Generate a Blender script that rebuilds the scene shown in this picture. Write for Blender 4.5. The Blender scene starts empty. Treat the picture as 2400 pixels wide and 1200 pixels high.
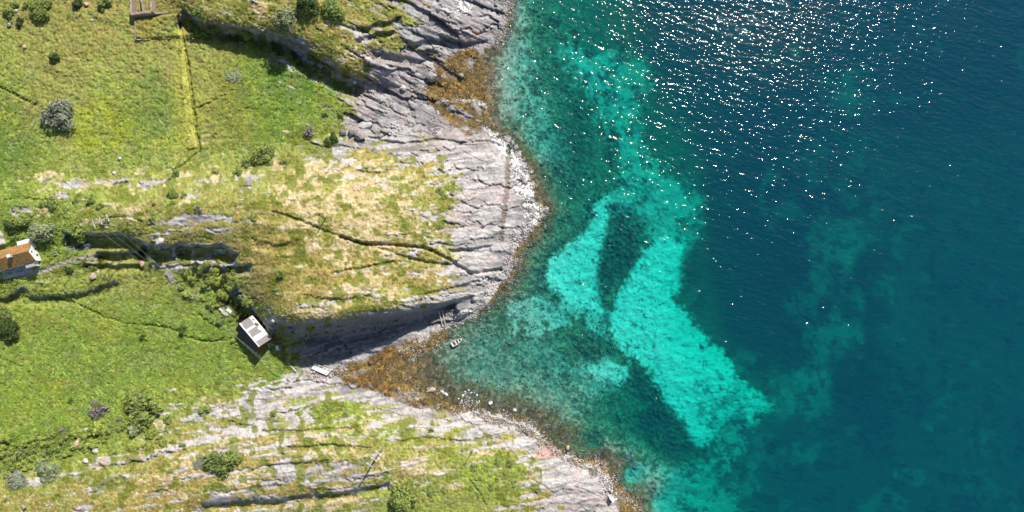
import bpy, math, random
import numpy as np

# ------------------------------------------------------------------ camera, sky, sun, exposure
R = math.radians
scene = bpy.context.scene
CAM_H, FPX, TILT = 224.0, 1600.0, R(2.2)       # drone height (m), focal length in photo pixels, tilt off the plumb line
cam_data = bpy.data.cameras.new('drone_camera')
cam_data.sensor_fit = 'HORIZONTAL'
cam_data.sensor_width = 36.0
cam_data.lens = 36.0 * FPX / 2400.0
cam_data.clip_start = 1.0
cam_data.clip_end = 20000.0
camera = bpy.data.objects.new('drone_camera', cam_data)
camera.location = (0, 0, CAM_H)
camera.rotation_euler = (TILT, 0, 0)
scene.collection.objects.link(camera)
scene.camera = camera

SUN_EL, SUN_AZ = R(42), (0.5, 0.866)            # elevation, horizontal direction towards the sun (x right, y up in the photo)
world = bpy.data.worlds.new('World')
scene.world = world
world.use_nodes = True
wn = world.node_tree.nodes
wl = world.node_tree.links
wn.clear()
w_out = wn.new('ShaderNodeOutputWorld')
w_bg = wn.new('ShaderNodeBackground')
w_sky = wn.new('ShaderNodeTexSky')
w_sky.sky_type = 'NISHITA'
w_sky.sun_disc = False
w_sky.sun_elevation = SUN_EL
w_sky.sun_rotation = math.atan2(SUN_AZ[0], SUN_AZ[1])
w_sky.altitude = 0
w_bg.inputs['Strength'].default_value = 0.085
wl.new(w_sky.outputs[0], w_bg.inputs[0])
wl.new(w_bg.outputs[0], w_out.inputs[0])
sun_data = bpy.data.lights.new('sun', 'SUN')
sun_data.energy = 4.6
sun_data.angle = R(0.53)
sun_data.color = (1.0, 0.955, 0.88)
sun = bpy.data.objects.new('sun', sun_data)
sd_ = (SUN_AZ[0] * math.cos(SUN_EL), SUN_AZ[1] * math.cos(SUN_EL), math.sin(SUN_EL))
import mathutils
sun.rotation_euler = mathutils.Vector(sd_).to_track_quat('Z', 'Y').to_euler()
sun.location = (100, 180, 200)
scene.collection.objects.link(sun)
scene.view_settings.view_transform = 'Standard'
scene.view_settings.look = 'None'
scene.view_settings.gamma = 1.0
scene.view_settings.exposure = 0.60
scene.view_settings.use_curve_mapping = False
scene.render.engine = 'CYCLES'
scene.cycles.use_denoising = True
scene.cycles.max_bounces = 8
scene.cycles.diffuse_bounces = 2
scene.cycles.glossy_bounces = 2
scene.cycles.transparent_max_bounces = 8
scene.cycles.volume_bounces = 0
scene.cycles.sample_clamp_indirect = 4.0

# ------------------------------------------------------------------ small helpers
V3 = mathutils.Vector
CT, ST = math.cos(TILT), math.sin(TILT)
rng = np.random.default_rng(7)
random.seed(11)

def ray(u, v, z):
    """photo pixel + height above the sea -> world x, y (works on arrays)"""
    dx = (u - 1200.0) / FPX
    dy = -(v - 600.0) / FPX
    wy = dy * CT + ST
    wz = dy * ST - CT
    t = (CAM_H - z) / (-wz)
    return dx * t, wy * t

def proj(x, y, z):
    """world -> photo pixel"""
    dz = z - CAM_H
    cx, cy, cz = x, y * CT + dz * ST, -y * ST + dz * CT
    return 1200.0 + FPX * cx / (-cz), 600.0 - FPX * cy / (-cz)

def sstep(a, b, x):
    t = np.clip((x - a) / (b - a), 0, 1)
    return t * t * (3 - 2 * t)

def lerp(a, b, t):
    return a + (b - a) * t

def _hash(ix, iy, seed):
    h = (ix.astype(np.int64) * 374761393 + iy.astype(np.int64) * 668265263 + seed * 974634777) & 0xffffffff
    h = ((h ^ (h >> 13)) * 1274126177) & 0xffffffff
    return (h ^ (h >> 16)) & 0xffffff

_TAB = [rng.random((256, 256)).astype(np.float32) * 2 - 1 for _ in range(4)]

def vnoise(x, y, seed):
    tab = _TAB[seed % 4]
    ox, oy = (seed * 37) % 251, (seed * 91) % 241
    fx, fy = np.floor(x), np.floor(y)
    tx, ty = (x - fx).astype(np.float32), (y - fy).astype(np.float32)
    ix, iy = fx.astype(np.int64) + ox, fy.astype(np.int64) + oy
    tx = tx * tx * (3 - 2 * tx); ty = ty * ty * (3 - 2 * ty)
    x0, x1, y0, y1 = ix & 255, (ix + 1) & 255, iy & 255, (iy + 1) & 255
    a = tab[y0, x0]; b = tab[y0, x1]; c = tab[y1, x0]; d = tab[y1, x1]
    return (a + (b - a) * tx) + ((c + (d - c) * tx) - (a + (b - a) * tx)) * ty

def fbm(U, V, scale, octv=4, seed=0, ang=0.0, stretch=1.0, gain=0.55):
    c, s = math.cos(R(ang)), math.sin(R(ang))
    x = (c * U + s * V) / (scale * stretch)
    y = (-s * U + c * V) / scale
    out = 0; amp = 1.0; tot = 0
    for k in range(octv):
        out = out + vnoise(x * 2 ** k + 13.7 * k, y * 2 ** k + 7.3 * k, seed + 5 * k) * amp
        tot += amp; amp *= gain
    return out / tot * 1.45

def cells(U, V, L1, L2, ang, seed):
    """jittered cells stretched along a strike: (id hash 0..1, crack distance, local across coordinate)"""
    c, s = math.cos(R(ang)), math.sin(R(ang))
    x = (c * U + s * V) / L1
    y = (-s * U + c * V) / L2
    ix, iy = np.floor(x).astype(np.int64), np.floor(y).astype(np.int64)
    f1 = np.full(U.shape, 9.0); f2 = np.full(U.shape, 9.0)
    idh = np.zeros(U.shape); loc = np.zeros(U.shape)
    for j in (-1, 0, 1):
        for i in (-1, 0, 1):
            h = _hash(ix + i, iy + j, seed)
            px = ix + i + 0.1 + 0.8 * (h & 0xfff) / 4096.0
            py = iy + j + 0.1 + 0.8 * (h >> 12) / 4096.0
            d = np.hypot(px - x, py - y)
            near = d < f1
            f2 = np.where(near, f1, np.minimum(f2, d))
            idh = np.where(near, ((h * 7919) & 0xffff) / 65536.0, idh)
            loc = np.where(near, y - py, loc)
            f1 = np.where(near, d, f1)
    return idh, f2 - f1, loc

def rbf(points, Uc, Vc):
    """linear-kernel interpolation of (u, v, value...) control points"""
    P = np.array(points, float)
    xy, val = P[:, :2], P[:, 2:]
    n = len(xy)
    A = np.zeros((n + 3, n + 3))
    A[:n, :n] = np.hypot(xy[:, None, 0] - xy[None, :, 0], xy[:, None, 1] - xy[None, :, 1])
    A[:n, :n] += np.eye(n) * -0.6
    A[:n, n] = 1; A[n, :n] = 1
    A[:n, n + 1:] = xy / 1000.0; A[n + 1:, :n] = xy.T / 1000.0
    b = np.zeros((n + 3, val.shape[1])); b[:n] = val
    w = np.linalg.lstsq(A, b, rcond=None)[0]
    q = np.stack([Uc.ravel(), Vc.ravel()], 1)
    out = np.zeros((len(q), val.shape[1]))
    for k in range(0, len(q), 8000):
        s = q[k:k + 8000]
        K = np.sqrt((s[:, None, 0] - xy[None, :, 0]) ** 2 + (s[:, None, 1] - xy[None, :, 1]) ** 2)
        out[k:k + 8000] = K @ w[:n] + w[n] + (s / 1000.0) @ w[n + 1:]
    return out.reshape(Uc.shape + (val.shape[1],))

def line(*pts, step=36):
    out = []
    for a, b in zip(pts[:-1], pts[1:]):
        n = max(1, int(math.hypot(b[0] - a[0], b[1] - a[1]) / step))
        for k in range(n):
            out.append(tuple(a[i] + (b[i] - a[i]) * k / n for i in range(len(a))))
    out.append(tuple(pts[-1]))
    return out

# ------------------------------------------------------------------ the lie of the land: heights in metres at photo pixels
COAST = [(1200,-170),(1195,0),(1188,30),(1182,66),(1166,92),(1140,108),(1128,128),(1140,165),(1128,195),(1140,225),(1145,255),(1140,285),
         (1152,312),(1180,332),(1206,360),(1232,396),(1243,425),(1246,465),(1274,490),(1262,522),(1236,552),(1208,582),(1202,610),
         (1196,640),(1172,664),(1150,702),(1118,728),(1086,748),(1058,762),(1040,788),(1004,812),(960,842),(934,868),(948,896),(990,922),
         (1040,946),(1076,956),(1120,966),(1172,976),(1214,990),(1248,1004),(1276,1036),(1316,1062),(1366,1084),(1402,1096),(1428,1118),
         (1452,1146),(1476,1170),(1496,1198),(1530,1260),(1570,1370)]
HP = []
HP += line(*[(u, v, 0.0) for u, v in COAST], step=22)
# northern outcrop and its south-west cliff
HP += line((440,-150,14),(700,-150,14),(1000,-150,9),(1120,-150,5))
HP += line((450,-20,13),(600,15,15),(760,40,14),(880,70,11.5),(1000,60,8),(1080,40,5.5),(1150,40,2.2))
HP += line((436,14,10.5),(470,46,12),(560,60,13),(680,84,12),(740,128,11),(800,160,9.4),(870,186,6.4),(950,186,3.4),(1010,165,2.4))
HP += line((424,58,7.4),(480,80,7),(560,86,6.5),(660,112,6),(720,152,5.4),(790,184,4.4),(840,202,3.0),(900,208,2.2),(960,206,1.7),(1020,188,1.3))
HP += [(1100,80,3.5),(1140,85,1.5),(950,110,8),(870,130,9.5),(1040,110,3.2)]
# field in the north west
HP += [(-150,-150,13),(100,-150,12),(300,-150,10),(0,0,11),(200,50,10),(330,60,9),(400,50,8.4),(100,200,9.8),(300,200,8.2),(430,200,7),(560,150,6.2),(600,230,5.6),
       (700,230,5),(-150,200,11),(0,400,10),(200,380,9.6),(400,380,8.6),(600,340,7),(720,290,5.2),(820,250,4),(670,170,5.4)]
# rocky bay
HP += [(850,220,2.7),(900,280,2.5),(960,250,1.7),(1010,260,1.2),(1080,200,0.55),(1000,140,1.1),(1090,140,0.4),(1090,280,0.6),(1040,210,0.7),(860,320,3.0),(950,322,2.3),(1040,318,1.6),(1110,318,0.7),
       (820,330,3.6),(1060,240,0.8)]
# middle headland
HP += line((-150,440,13),(100,428,11.5),(300,418,11),(420,406,9.6),(560,400,9),(640,385,8.4),(720,345,6.6),(800,338,5.4),(900,342,4.2),(1000,336,3.4),(1080,332,2.6))
HP += line((-150,500,16),(0,478,15),(200,468,15.5),(400,470,17),(600,460,18),(750,470,17.2),(900,470,15),(1000,470,12),(1080,455,8),(1140,440,5),(1190,430,2.8),(1228,432,1.0))
HP += line((240,540,15.4),(330,548,15.4),(420,562,16),(520,566,16.6),(570,600,15.4),(604,650,15.4),(626,700,15),(654,742,17.2),(700,752,19.6),(780,748,19),(860,738,17),(950,728,14),(1020,716,10),(1080,704,5.4),(1118,690,2.8))
HP += [(700,600,18.4),(800,600,18),(900,610,16),(1000,620,12.4),(1080,610,7),(1140,600,4),(1180,550,2.6),(740,690,20),(850,680,18.4),(950,670,13.6),(1060,660,7),(900,400,10),(1000,390,8),(780,400,12),(1090,380,5),(1160,385,2.8),(1210,470,2.2),(1170,640,1.7)]
# south face of the middle headland and the ledge in its shade
HP += line((636,772,10),(690,790,9),(780,790,7.5),(870,772,6.5),(960,752,5),(1040,738,3))
HP += line((640,800,5.2),(690,824,3.4),(760,832,2.6),(820,822,2.4),(880,800,2.2),(950,782,2.2),(1010,764,1.6))
HP += line((700,868,2.6),(760,862,1.6),(800,850,1.2),(850,828,1.0),(930,802,0.8),(1000,785,0.7))
HP += line((1040,742,2.6),(1080,734,2.2),(1112,726,1.2)); HP += [(1030,752,1.0)]
# stepped ground round the house and the gully
HP += line((160,546,14.6),(250,551,15.2),(300,549,15.2),(340,566,15.2),(405,574,15.6))
HP += line((160,562,12.8),(250,566,12.2),(300,566,12),(345,582,12),(405,588,12.6))
HP += line((232,588,12),(300,586,12),(338,584,11.8)); HP += line((232,604,9.8),(300,602,9.6),(340,604,9.6))
HP += line((80,632,11.9),(160,616,11),(235,612,10),(330,620,9.4)); HP += line((80,648,10.8),(160,632,9.6),(235,626,8.6),(330,636,8.2))
HP += line((30,690,10),(100,688,9.2),(180,682,8.6),(262,658,8.4)); HP += line((30,704,8.6),(100,700,7.8),(180,694,7.4),(268,668,7.2))
HP += line((360,590,12.6),(405,596,12.8),(412,600,12.6)); HP += line((370,612,9.6),(418,612,10))
HP += line((430,588,13),(480,592,13),(520,600,12.6),(548,640,12),(580,690,10.5),(606,740,9),(622,776,6.6))
HP += line((420,640,8.8),(470,640,9.2),(512,668,8.6),(548,716,7.2),(582,750,6.0))
HP += [(0,560,13.6),(-150,600,14),(0,610,13),(60,600,12.8),(100,600,12.8),(100,560,13.4),(50,650,11.6),(-150,680,11.6),(0,660,11.4)]
# lower meadow
HP += [(-150,760,10.4),(0,730,9.4),(150,730,7.8),(300,720,7.2),(420,690,7.4),(500,760,5.8),(560,770,5),(620,800,5),(600,830,4.8),(570,800,5),(300,850,6),(100,850,8),(450,850,5),(600,866,4),(660,872,3.2),
       (-150,900,10.5),(0,900,9),(200,930,7.6),(400,930,6),(540,925,4.6),(640,900,3.4),(700,884,2.5),(750,890,1.7)]
# southern ridge
HP += line((790,890,1.2),(860,908,1.1),(920,930,1.0),(1000,952,0.9),(1060,966,0.8))
HP += line((-150,1130,12),(0,1112,11),(100,1082,10.4),(250,1042,9.4),(400,1000,8),(500,966,6.4),(600,940,4.6),(700,912,2.8),(760,902,2.0))
HP += [(800,950,4.6),(700,970,6.6),(900,980,5.2),(1000,994,4.2),(1100,1012,3.8),(1200,1034,3.8),(1300,1084,3.3),(1370,1112,2.4),(560,1010,8.8),(820,1010,8)]
HP += line((-150,1180,14),(0,1160,13.2),(200,1130,13),(400,1080,12.6),(600,1062,12),(800,1060,11),(900,1076,10.4),(1000,1090,9.4),(1100,1090,7.8),(1200,1130,6.4),(1300,1160,4.8),(1380,1156,2.8),(1422,1152,1.4))
HP += line((480,1172,12.4),(650,1160,11.6),(780,1146,10.8),(900,1128,10)); HP += line((480,1184,10),(650,1176,9.2),(780,1162,8.6),(900,1146,8.6))
HP += [(-150,1350,14),(0,1300,13),(400,1350,10),(800,1350,7),(1200,1350,4.5),(1400,1260,2.2),(1460,1350,1.5),(1000,1230,7.4),(1250,1240,5)]
# sea bed
HP += [(1080,926,-.32),(1140,934,-.36),(1200,944,-.4),(1270,972,-.42),(1326,1020,-.42),(1396,1058,-.42),(1456,1098,-.42),(1508,1156,-.42),(1060,896,-.6),(1130,906,-.75),(1210,914,-.8),(1292,948,-.85),(1352,998,-.85),(1420,1036,-.85),(1486,1080,-.85),(1540,1140,-.9),(1215,340,-.45),(1252,390,-.45),(1272,440,-.45),(1294,490,-.5),(1262,560,-.5),(1228,620,-.4),(1190,692,-.4),(1160,130,-.3),(1165,200,-.3),(1165,260,-.3),
       (1225,-100,-1.6),(1232,50,-1.5),(1200,120,-0.9),(1220,160,-1.5),(1232,250,-1.7),(1262,350,-2.0),(1290,430,-1.8),(1320,380,-3),(1300,520,-2),(1330,470,-3),(1350,300,-4.4),(1300,100,-3.6),(1400,150,-6),(1400,250,-5.6),
       (1450,350,-5.6),(1500,400,-6),(1550,450,-6),(1590,540,-6.4),(1600,300,-10),(1500,150,-9),(1430,20,-8),(1560,30,-14),(1620,110,-17),(1750,300,-19),(1640,400,-10),(1720,450,-17),(1900,500,-20),(1750,560,-18),(2100,300,-23),(1620,500,-8),
       (1250,600,-1.4),(1240,660,-1.8),(1300,640,-3.2),(1330,620,-3.6),(1400,560,-4),(1450,620,-4.6),(1520,620,-4.4),(1590,610,-6),(1620,660,-9),(1550,750,-4.6),(1600,850,-5),(1500,800,-4.2),(1450,760,-4),(1700,900,-6),(1640,1000,-6),(1780,950,-8),
       (1500,1000,-6),(1400,1040,-3),(1480,1110,-4),(1560,1170,-5),(1640,1100,-7.4),(1700,1020,-9),(1690,780,-10.5),(1740,850,-11),(1650,720,-9),(1830,850,-13),
       (1180,700,-1.2),(1130,760,-0.9),(1250,760,-1.5),(1320,730,-3),(1200,820,-1.6),(1090,800,-0.9),(1050,840,-0.6),(1000,870,-0.2),(1030,890,-.35),(1100,860,-1.2),(1300,850,-2.4),(1400,800,-3.2),(1190,880,-1.4),(1320,930,-1.6),(1360,910,-1.7),(1420,880,-2.6),(1440,960,-4),
       (1480,1050,-2.2),(1560,1110,-2.6),(2000,620,-13),(1990,240,-16),(2020,780,-13),(1950,900,-12),(1880,960,-12),(1800,700,-18),(1850,780,-16),(2200,700,-20),(2400,300,-22),(2400,600,-19),(2300,900,-17),(2150,1100,-15),(2000,1010,-19),
       (1930,1130,-15),(1800,1080,-13),(1740,1160,-10),(2550,900,-19),(2550,0,-24),(1900,-100,-24),(2550,1340,-18),(2000,1340,-16),(1750,1340,-13),(1660,1300,-7),(1600,1270,-3.5)]

# ------------------------------------------------------------------ the survey grid (one vertex about every two photo pixels)
core_u = np.concatenate([np.arange(-160, 1560, 2.0), np.arange(1560, 2564, 4.0)])
core_v = np.arange(-160, 1364, 2.0)
gu = np.concatenate([[-5200, -2600, -1200, -600, -300], core_u, [2700, 3000, 3600, 4800, 8000]])
gv = np.concatenate([[-5200, -2600, -1200, -600, -300], core_v, [1500, 1800, 2400, 3600, 7000]])
U0, V0 = np.meshgrid(gu, gv)
U, V = np.clip(U0, -160, 2560), np.clip(V0, -160, 1362)
NV, NU = U.shape
cu, cv = np.arange(-166, 2576, 6.0), np.arange(-166, 1376, 6.0)
CU, CV = np.meshgrid(cu, cv)

def upsample(C):
    x = (U - cu[0]) / 6.0; y = (V - cv[0]) / 6.0
    ix = np.clip(np.floor(x).astype(int), 0, len(cu) - 2); iy = np.clip(np.floor(y).astype(int), 0, len(cv) - 2)
    tx, ty = x - ix, y - iy
    return (C[iy, ix] * (1 - tx) + C[iy, ix + 1] * tx) * (1 - ty) + (C[iy + 1, ix] * (1 - tx) + C[iy + 1, ix + 1] * tx) * ty

def soft(C, n=1):
    for _ in range(n):
        P = np.pad(C, 1, mode='edge')
        C = (P[1:-1, 1:-1] * 4 + P[:-2, 1:-1] * 2 + P[2:, 1:-1] * 2 + P[1:-1, :-2] * 2 + P[1:-1, 2:] * 2 + P[:-2, :-2] + P[2:, 2:] + P[:-2, 2:] + P[2:, :-2]) / 16
    return C

H = upsample(soft(rbf(HP, CU, CV)[..., 0], 1))

def poly_sd(poly, pad=60):
    """signed distance (positive inside, photo pixels) to a polygon, -pad far away"""
    P = np.array(poly, float)
    out = np.full(U.shape, -float(pad))
    i0, i1 = np.searchsorted(gu, P[:, 0].min() - pad), np.searchsorted(gu, P[:, 0].max() + pad)
    j0, j1 = np.searchsorted(gv, P[:, 1].min() - pad), np.searchsorted(gv, P[:, 1].max() + pad)
    x, y = U0[j0:j1, i0:i1], V0[j0:j1, i0:i1]
    d = np.full(x.shape, 1e9); ins = np.zeros(x.shape, bool)
    for a, b in zip(P, np.roll(P, -1, 0)):
        e = b - a; L = e @ e + 1e-9
        t = np.clip(((x - a[0]) * e[0] + (y - a[1]) * e[1]) / L, 0, 1)
        d = np.minimum(d, (x - a[0] - t * e[0]) ** 2 + (y - a[1] - t * e[1]) ** 2)
        if e[1] != 0:
            ins ^= ((a[1] > y) != (b[1] > y)) & (x < (b[0] - a[0]) * (y - a[1]) / (b[1] - a[1]) + a[0])
    d = np.sqrt(d)
    out[j0:j1, i0:i1] = np.clip(np.where(ins, d, -d), -pad, 1e9)
    return out

def stroke_sd(pts, pad=30):
    """distance to a polyline, pad far away"""
    P = np.array(pts, float)
    out = np.full(U.shape, float(pad))
    i0, i1 = np.searchsorted(gu, P[:, 0].min() - pad), np.searchsorted(gu, P[:, 0].max() + pad)
    j0, j1 = np.searchsorted(gv, P[:, 1].min() - pad), np.searchsorted(gv, P[:, 1].max() + pad)
    x, y = U0[j0:j1, i0:i1], V0[j0:j1, i0:i1]
    d = np.full(x.shape, 1e9)
    for a, b in zip(P[:-1], P[1:]):
        e = b - a; L = e @ e + 1e-9
        t = np.clip(((x - a[0]) * e[0] + (y - a[1]) * e[1]) / L, 0, 1)
        d = np.minimum(d, (x - a[0] - t * e[0]) ** 2 + (y - a[1] - t * e[1]) ** 2)
    out[j0:j1, i0:i1] = np.minimum(np.sqrt(d), pad)
    return out
# ------------------------------------------------------------------ what covers the ground: (u, v, bare rock, pale dry turf, lushness)
CP = [(-150,0,0,0,.5),(0,100,0,0,.5),(200,100,0,0,.35),(300,250,0,0,.62),(130,200,0,0,.4),(500,200,0,.05,.5),(700,220,0,0,.95),(600,160,0,0,.9),(600,300,0,0,.75),(0,330,0,0,.85),(300,380,0,0,.65),
 (500,20,.1,.1,.3),(600,30,.2,.2,.3),(700,50,.12,.15,.3),(850,60,.35,.1,.35),(950,60,.5,.05,.4),(850,150,.5,.2,.3),(780,120,.3,.2,.3),(1000,60,.85,0,.4),(1050,30,.95,0,.4),(1120,60,1,0,.4),(950,150,.9,0,.4),(900,190,1,0,.4),(1020,-120,.9,0,.4),(800,-120,.3,.1,.3),(700,120,.7,0,.5),
 (860,220,1,0,.3),(900,280,1,0,.3),(1000,280,1,0,.3),(1100,300,1,0,.3),(820,330,.9,0,.3),(760,340,.5,.2,.4),(790,280,.1,0,.7),(840,260,.8,.1,.5),
 (100,450,.05,.15,.5),(300,430,.25,.2,.45),(300,500,.05,.2,.4),(450,500,.25,.25,.35),(600,440,.08,.15,.45),(700,400,.15,.5,.3),(800,380,.35,.45,.3),(900,365,.5,.35,.3),(1000,360,.7,.2,.3),(700,470,.05,.45,.35),(800,450,.1,.6,.3),(900,440,.1,.5,.35),(1000,430,.2,.45,.35),(1060,420,.5,.3,.4),(1105,420,.95,0,.3),
 (700,550,0,.25,.2),(600,550,0,.1,.2),(620,650,0,.05,.12),(800,560,.1,.6,.2),(900,540,.25,.6,.25),(1000,540,.3,.5,.3),(1060,540,.7,.2,.3),(1100,560,1,0,.3),(720,640,.05,.3,.15),(850,640,.2,.55,.2),(950,620,.2,.5,.25),(1050,620,.35,.4,.3),(1085,650,.9,.1,.3),(700,720,.4,.45,.2),(800,715,.25,.4,.3),(900,700,.3,.45,.3),(1000,690,.4,.35,.3),(1070,700,.9,.1,.3),
 (700,790,.7,0,.4),(760,770,.75,0,.4),(800,790,.97,0,.4),(900,760,.97,0,.4),(640,775,.1,0,.5),(1000,745,1,0,.4),(680,815,.25,0,.5),(720,840,.6,0,.4),(760,840,.9,0,.4),
 (450,600,.5,0,.4),(520,600,.55,0,.3),(500,660,.15,0,.7),(570,730,.05,0,.7),(590,690,0,0,.3),
 (50,560,0,.05,.85),(130,560,0,0,.9),(200,580,.2,.1,.6),(300,600,.15,.05,.35),(100,660,.05,.1,.4),(250,640,.1,.1,.4),(380,600,.2,0,.4),
 (100,760,0,0,.75),(300,750,0,0,.8),(450,780,0,0,.82),(200,850,0,0,.85),(550,870,0,0,.8),(400,900,0,0,.72),(650,880,0,0,.9),(0,950,0,0,.7),(300,960,0,0,.7),(-150,800,0,0,.75),(60,900,0,0,.72),
 (100,1060,.03,.05,.78),(250,1040,.06,.05,.7),(0,1150,.1,.1,.35),(200,1120,.2,.15,.3),(100,1190,.05,.1,.3),(300,1100,.15,.15,.25),(300,1180,.12,.2,.25),(450,1020,.34,.2,.35),(550,960,.5,.2,.4),(620,930,1,0,.4),(560,1040,.34,.3,.3),(450,1120,.15,.3,.2),(500,1160,.35,.4,.2),(700,960,.35,.15,.6),(780,950,.2,.15,.7),
 (850,970,.1,.2,.6),(800,920,1,0,.4),(700,915,.95,0,.4),(900,945,1,0,.4),(1000,968,1,0,.4),(700,1030,.35,.3,.35),(850,1020,.3,.4,.4),(950,1000,.35,.35,.5),(1050,1000,.4,.35,.4),(1100,985,1,0,.4),(1160,1015,.8,.1,.3),(650,1100,.38,.3,.2),(800,1100,.36,.25,.25),(750,1150,.3,.2,.3),
 (950,1100,.35,.3,.35),(1000,1060,.3,.3,.35),(1080,1060,.3,.2,.5),(1000,1150,.05,.05,.5),(1150,1120,0,.05,.5),(1200,1090,0,.05,.5),(1100,1180,0,.05,.5),(1245,1125,.5,.1,.3),(1250,1050,.95,0,.3),(1300,1150,1,0,.3),(1200,1190,.4,.1,.4),(900,1180,0,0,.5),(700,1198,.1,.1,.4),(1400,1150,1,0,.3),(1350,1300,1,0,.3),(1000,1300,.1,.1,.4),(300,1300,.1,.2,.3)]
cover = rbf(CP, CU, CV)
ROCK, PALE, LUSH = (upsample(cover[..., k]) for k in range(3))
ROCK = np.clip(ROCK, 0, 1); PALE = np.clip(PALE, 0, 1); LUSH = np.clip(LUSH, 0, 1)
land = U < 1640
n_big = fbm(U, V, 60, 4, 3)
n_mid = fbm(U, V, 18, 4, 11)
n_fine = fbm(U, V, 6, 3, 23)
n_tiny = fbm(U, V, 3.2, 2, 31)

# strike of the rock differs between the three headlands
w_north = sstep(330, 250, V + 0.05 * n_mid * 30)
w_south = sstep(850, 900, V + 0.12 * (1000 - U) * 0.2)
def by_strike(f):
    return f(24) * w_north + f(-4) * (1 - w_north) * (1 - w_south) + f(-9) * w_south
streak = by_strike(lambda a: fbm(U, V, 9, 4, 41, a, 6.0))
streak2 = by_strike(lambda a: fbm(U, V, 22, 4, 57, a, 4.0))

def band(sd, w, amp=6, n=None):
    return sstep(-w, w, sd + amp * (n_mid if n is None else n))

rock_patches = [[(100,424),(140,421),(300,419),(300,431),(180,440),(140,436)],[(318,432),(345,420),(385,414),(400,420),(385,438),(340,441)],[(112,466),(138,452),(165,462),(150,468)],[(330,527),(400,510),(432,494),(470,498),(540,508),(490,522),(400,530)],
  [(548,458),(588,404),(606,408),(572,456)],[(0,500),(50,482),(72,486),(74,498),(20,504)],[(740,345),(900,338),(1010,336),(1100,345),(1080,362),(900,352),(760,352)],[(400,990),(500,950),(600,925),(740,905),(860,912),(1000,960),(900,958),(760,925),(640,950),(520,985)],
  [(240,1090),(370,1030),(520,1010),(620,1005),(600,1018),(450,1045),(330,1085)],[(60,1130),(240,1075),(250,1085),(100,1138)],[(160,1200),(200,1150),(260,1110),(285,1110),(230,1160),(200,1215)],[(650,1090),(780,1075),(900,1080),(890,1120),(780,1135),(620,1150),(480,1170),(560,1140)],
  [(340,1160),(400,1095),(440,1090),(400,1130),(370,1180),(330,1210)],[(470,1175),(700,1158),(900,1132),(910,1140),(720,1170),(500,1190)]]
rk = ROCK.copy()
for p in rock_patches:
    rk = np.maximum(rk, (0.82 if p[0][1] < 900 else .64) * sstep(-10, 8, poly_sd(p) + 6 * n_mid))
m_rock = sstep(-0.07, 0.09, rk - 0.5 + (.5 + .25 * w_south) * streak * (0.3 + 0.7 * (rk < 0.97)) + 0.22 * n_mid + .08 * n_fine)
m_rock = np.where(ROCK < 0.025, m_rock * (rk > 0.3), m_rock)
pale_n = fbm(U, V, 15, 4, 83, -13, 2.6)
m_pale = sstep(-0.06, 0.08, PALE - 0.50 + 0.40 * streak2 + 0.62 * pale_n + 0.18 * n_fine)
m_pale = m_pale * sstep(0.03, 0.12, PALE)
bright_tufts = sstep(0.22, 0.45, fbm(U, V, 22, 3, 77)) * sstep(0.04, .2, PALE + ROCK * 0.8) * (ROCK < 0.75)

kelp_a = [(1008,122),(1060,112),(1112,116),(1138,150),(1134,200),(1142,250),(1138,302),(1100,318),(1062,302),(1040,272),(1010,244),(996,206),(1026,165)]
kelp_b = [(782,868),(830,850),(880,830),(940,805),(1000,788),(1042,772),(1060,790),(1000,828),(958,850),(985,920),(1060,950),(1128,966),(1080,970),(1000,957),(930,936),(870,914),(800,892)]
kelp_c = [(960,842),(1008,828),(1034,862),(1060,892),(1130,904),(1210,918),(1285,954),(1345,1004),(1425,1052),(1488,1098),(1550,1172),(1620,1362),(1500,1362),(1430,1136),(1370,1094),(1280,1055),(1230,1006),(1150,984),(1040,958),(930,900)]
coast_d = stroke_sd(COAST, 60)
sea_side = H < 0
k_fringe = sstep(52, 24, coast_d + 16 * n_mid) * sea_side * (V > 300) * (V < 735) + 0.8 * sstep(34, 14, coast_d + 10 * n_mid) * sea_side * (V <= 300)
m_kelp = np.maximum.reduce([band(poly_sd(kelp_a), 5, 10), band(poly_sd(kelp_b), 4, 7), band(poly_sd(kelp_c), 8, 10), k_fringe])
m_kelp = np.clip(m_kelp, 0, 1)
slab_gap = sstep(0.12, 0.4, by_strike(lambda a: fbm(U, V, 14, 3, 91, a, 3.5)))
m_kelp_land = m_kelp * (1 - 0.85 * slab_gap * (H > 0.12) * np.where(V < 330, 1, .6)) * sstep(2.2, 1.4, H)

white_poly = [(1138,304),(1180,318),(1210,350),(1242,400),(1250,440),(1252,470),(1278,492),(1252,528),(1236,512),(1226,470),(1204,432),(1202,392),(1190,362),(1160,332)]
m_white = band(poly_sd(white_poly) + 3, 4, 7, n_fine)
m_white = np.maximum(m_white, sstep(7.5, 3, stroke_sd([(1085,966),(1130,966),(1172,976),(1214,992),(1250,1006),(1280,1038),(1318,1064),(1366,1086),(1402,1100),(1422,1120)]) + 5 * n_fine))
m_white = np.maximum(m_white, 0.9 * sstep(8, 2, stroke_sd([(935,822),(955,812),(985,798),(1000,792)]) + 6 * n_fine))
m_white = np.maximum(m_white, 0.9 * sstep(6, 2, stroke_sd([(1030,238),(1080,234),(1120,240),(1142,250)]) + 4 * n_fine))
m_white = np.maximum(m_white, sstep(4, 10, poly_sd([(1046,742),(1062,730),(1090,722),(1112,722),(1118,734),(1090,742),(1060,748)])))
m_white = np.maximum(m_white, 0.7 * band(poly_sd([(1066,0),(1110,-10),(1105,25),(1075,36)]), 4, 5))
m_red = band(poly_sd([(1252,1062),(1288,1042),(1312,1054),(1322,1068),(1290,1074),(1258,1074)]), 4, 6, n_fine)
dike = sstep(7, 3, stroke_sd([(1193,345),(1189,400),(1189,440),(1180,500),(1174,560)]) + 4 * n_fine)
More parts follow.
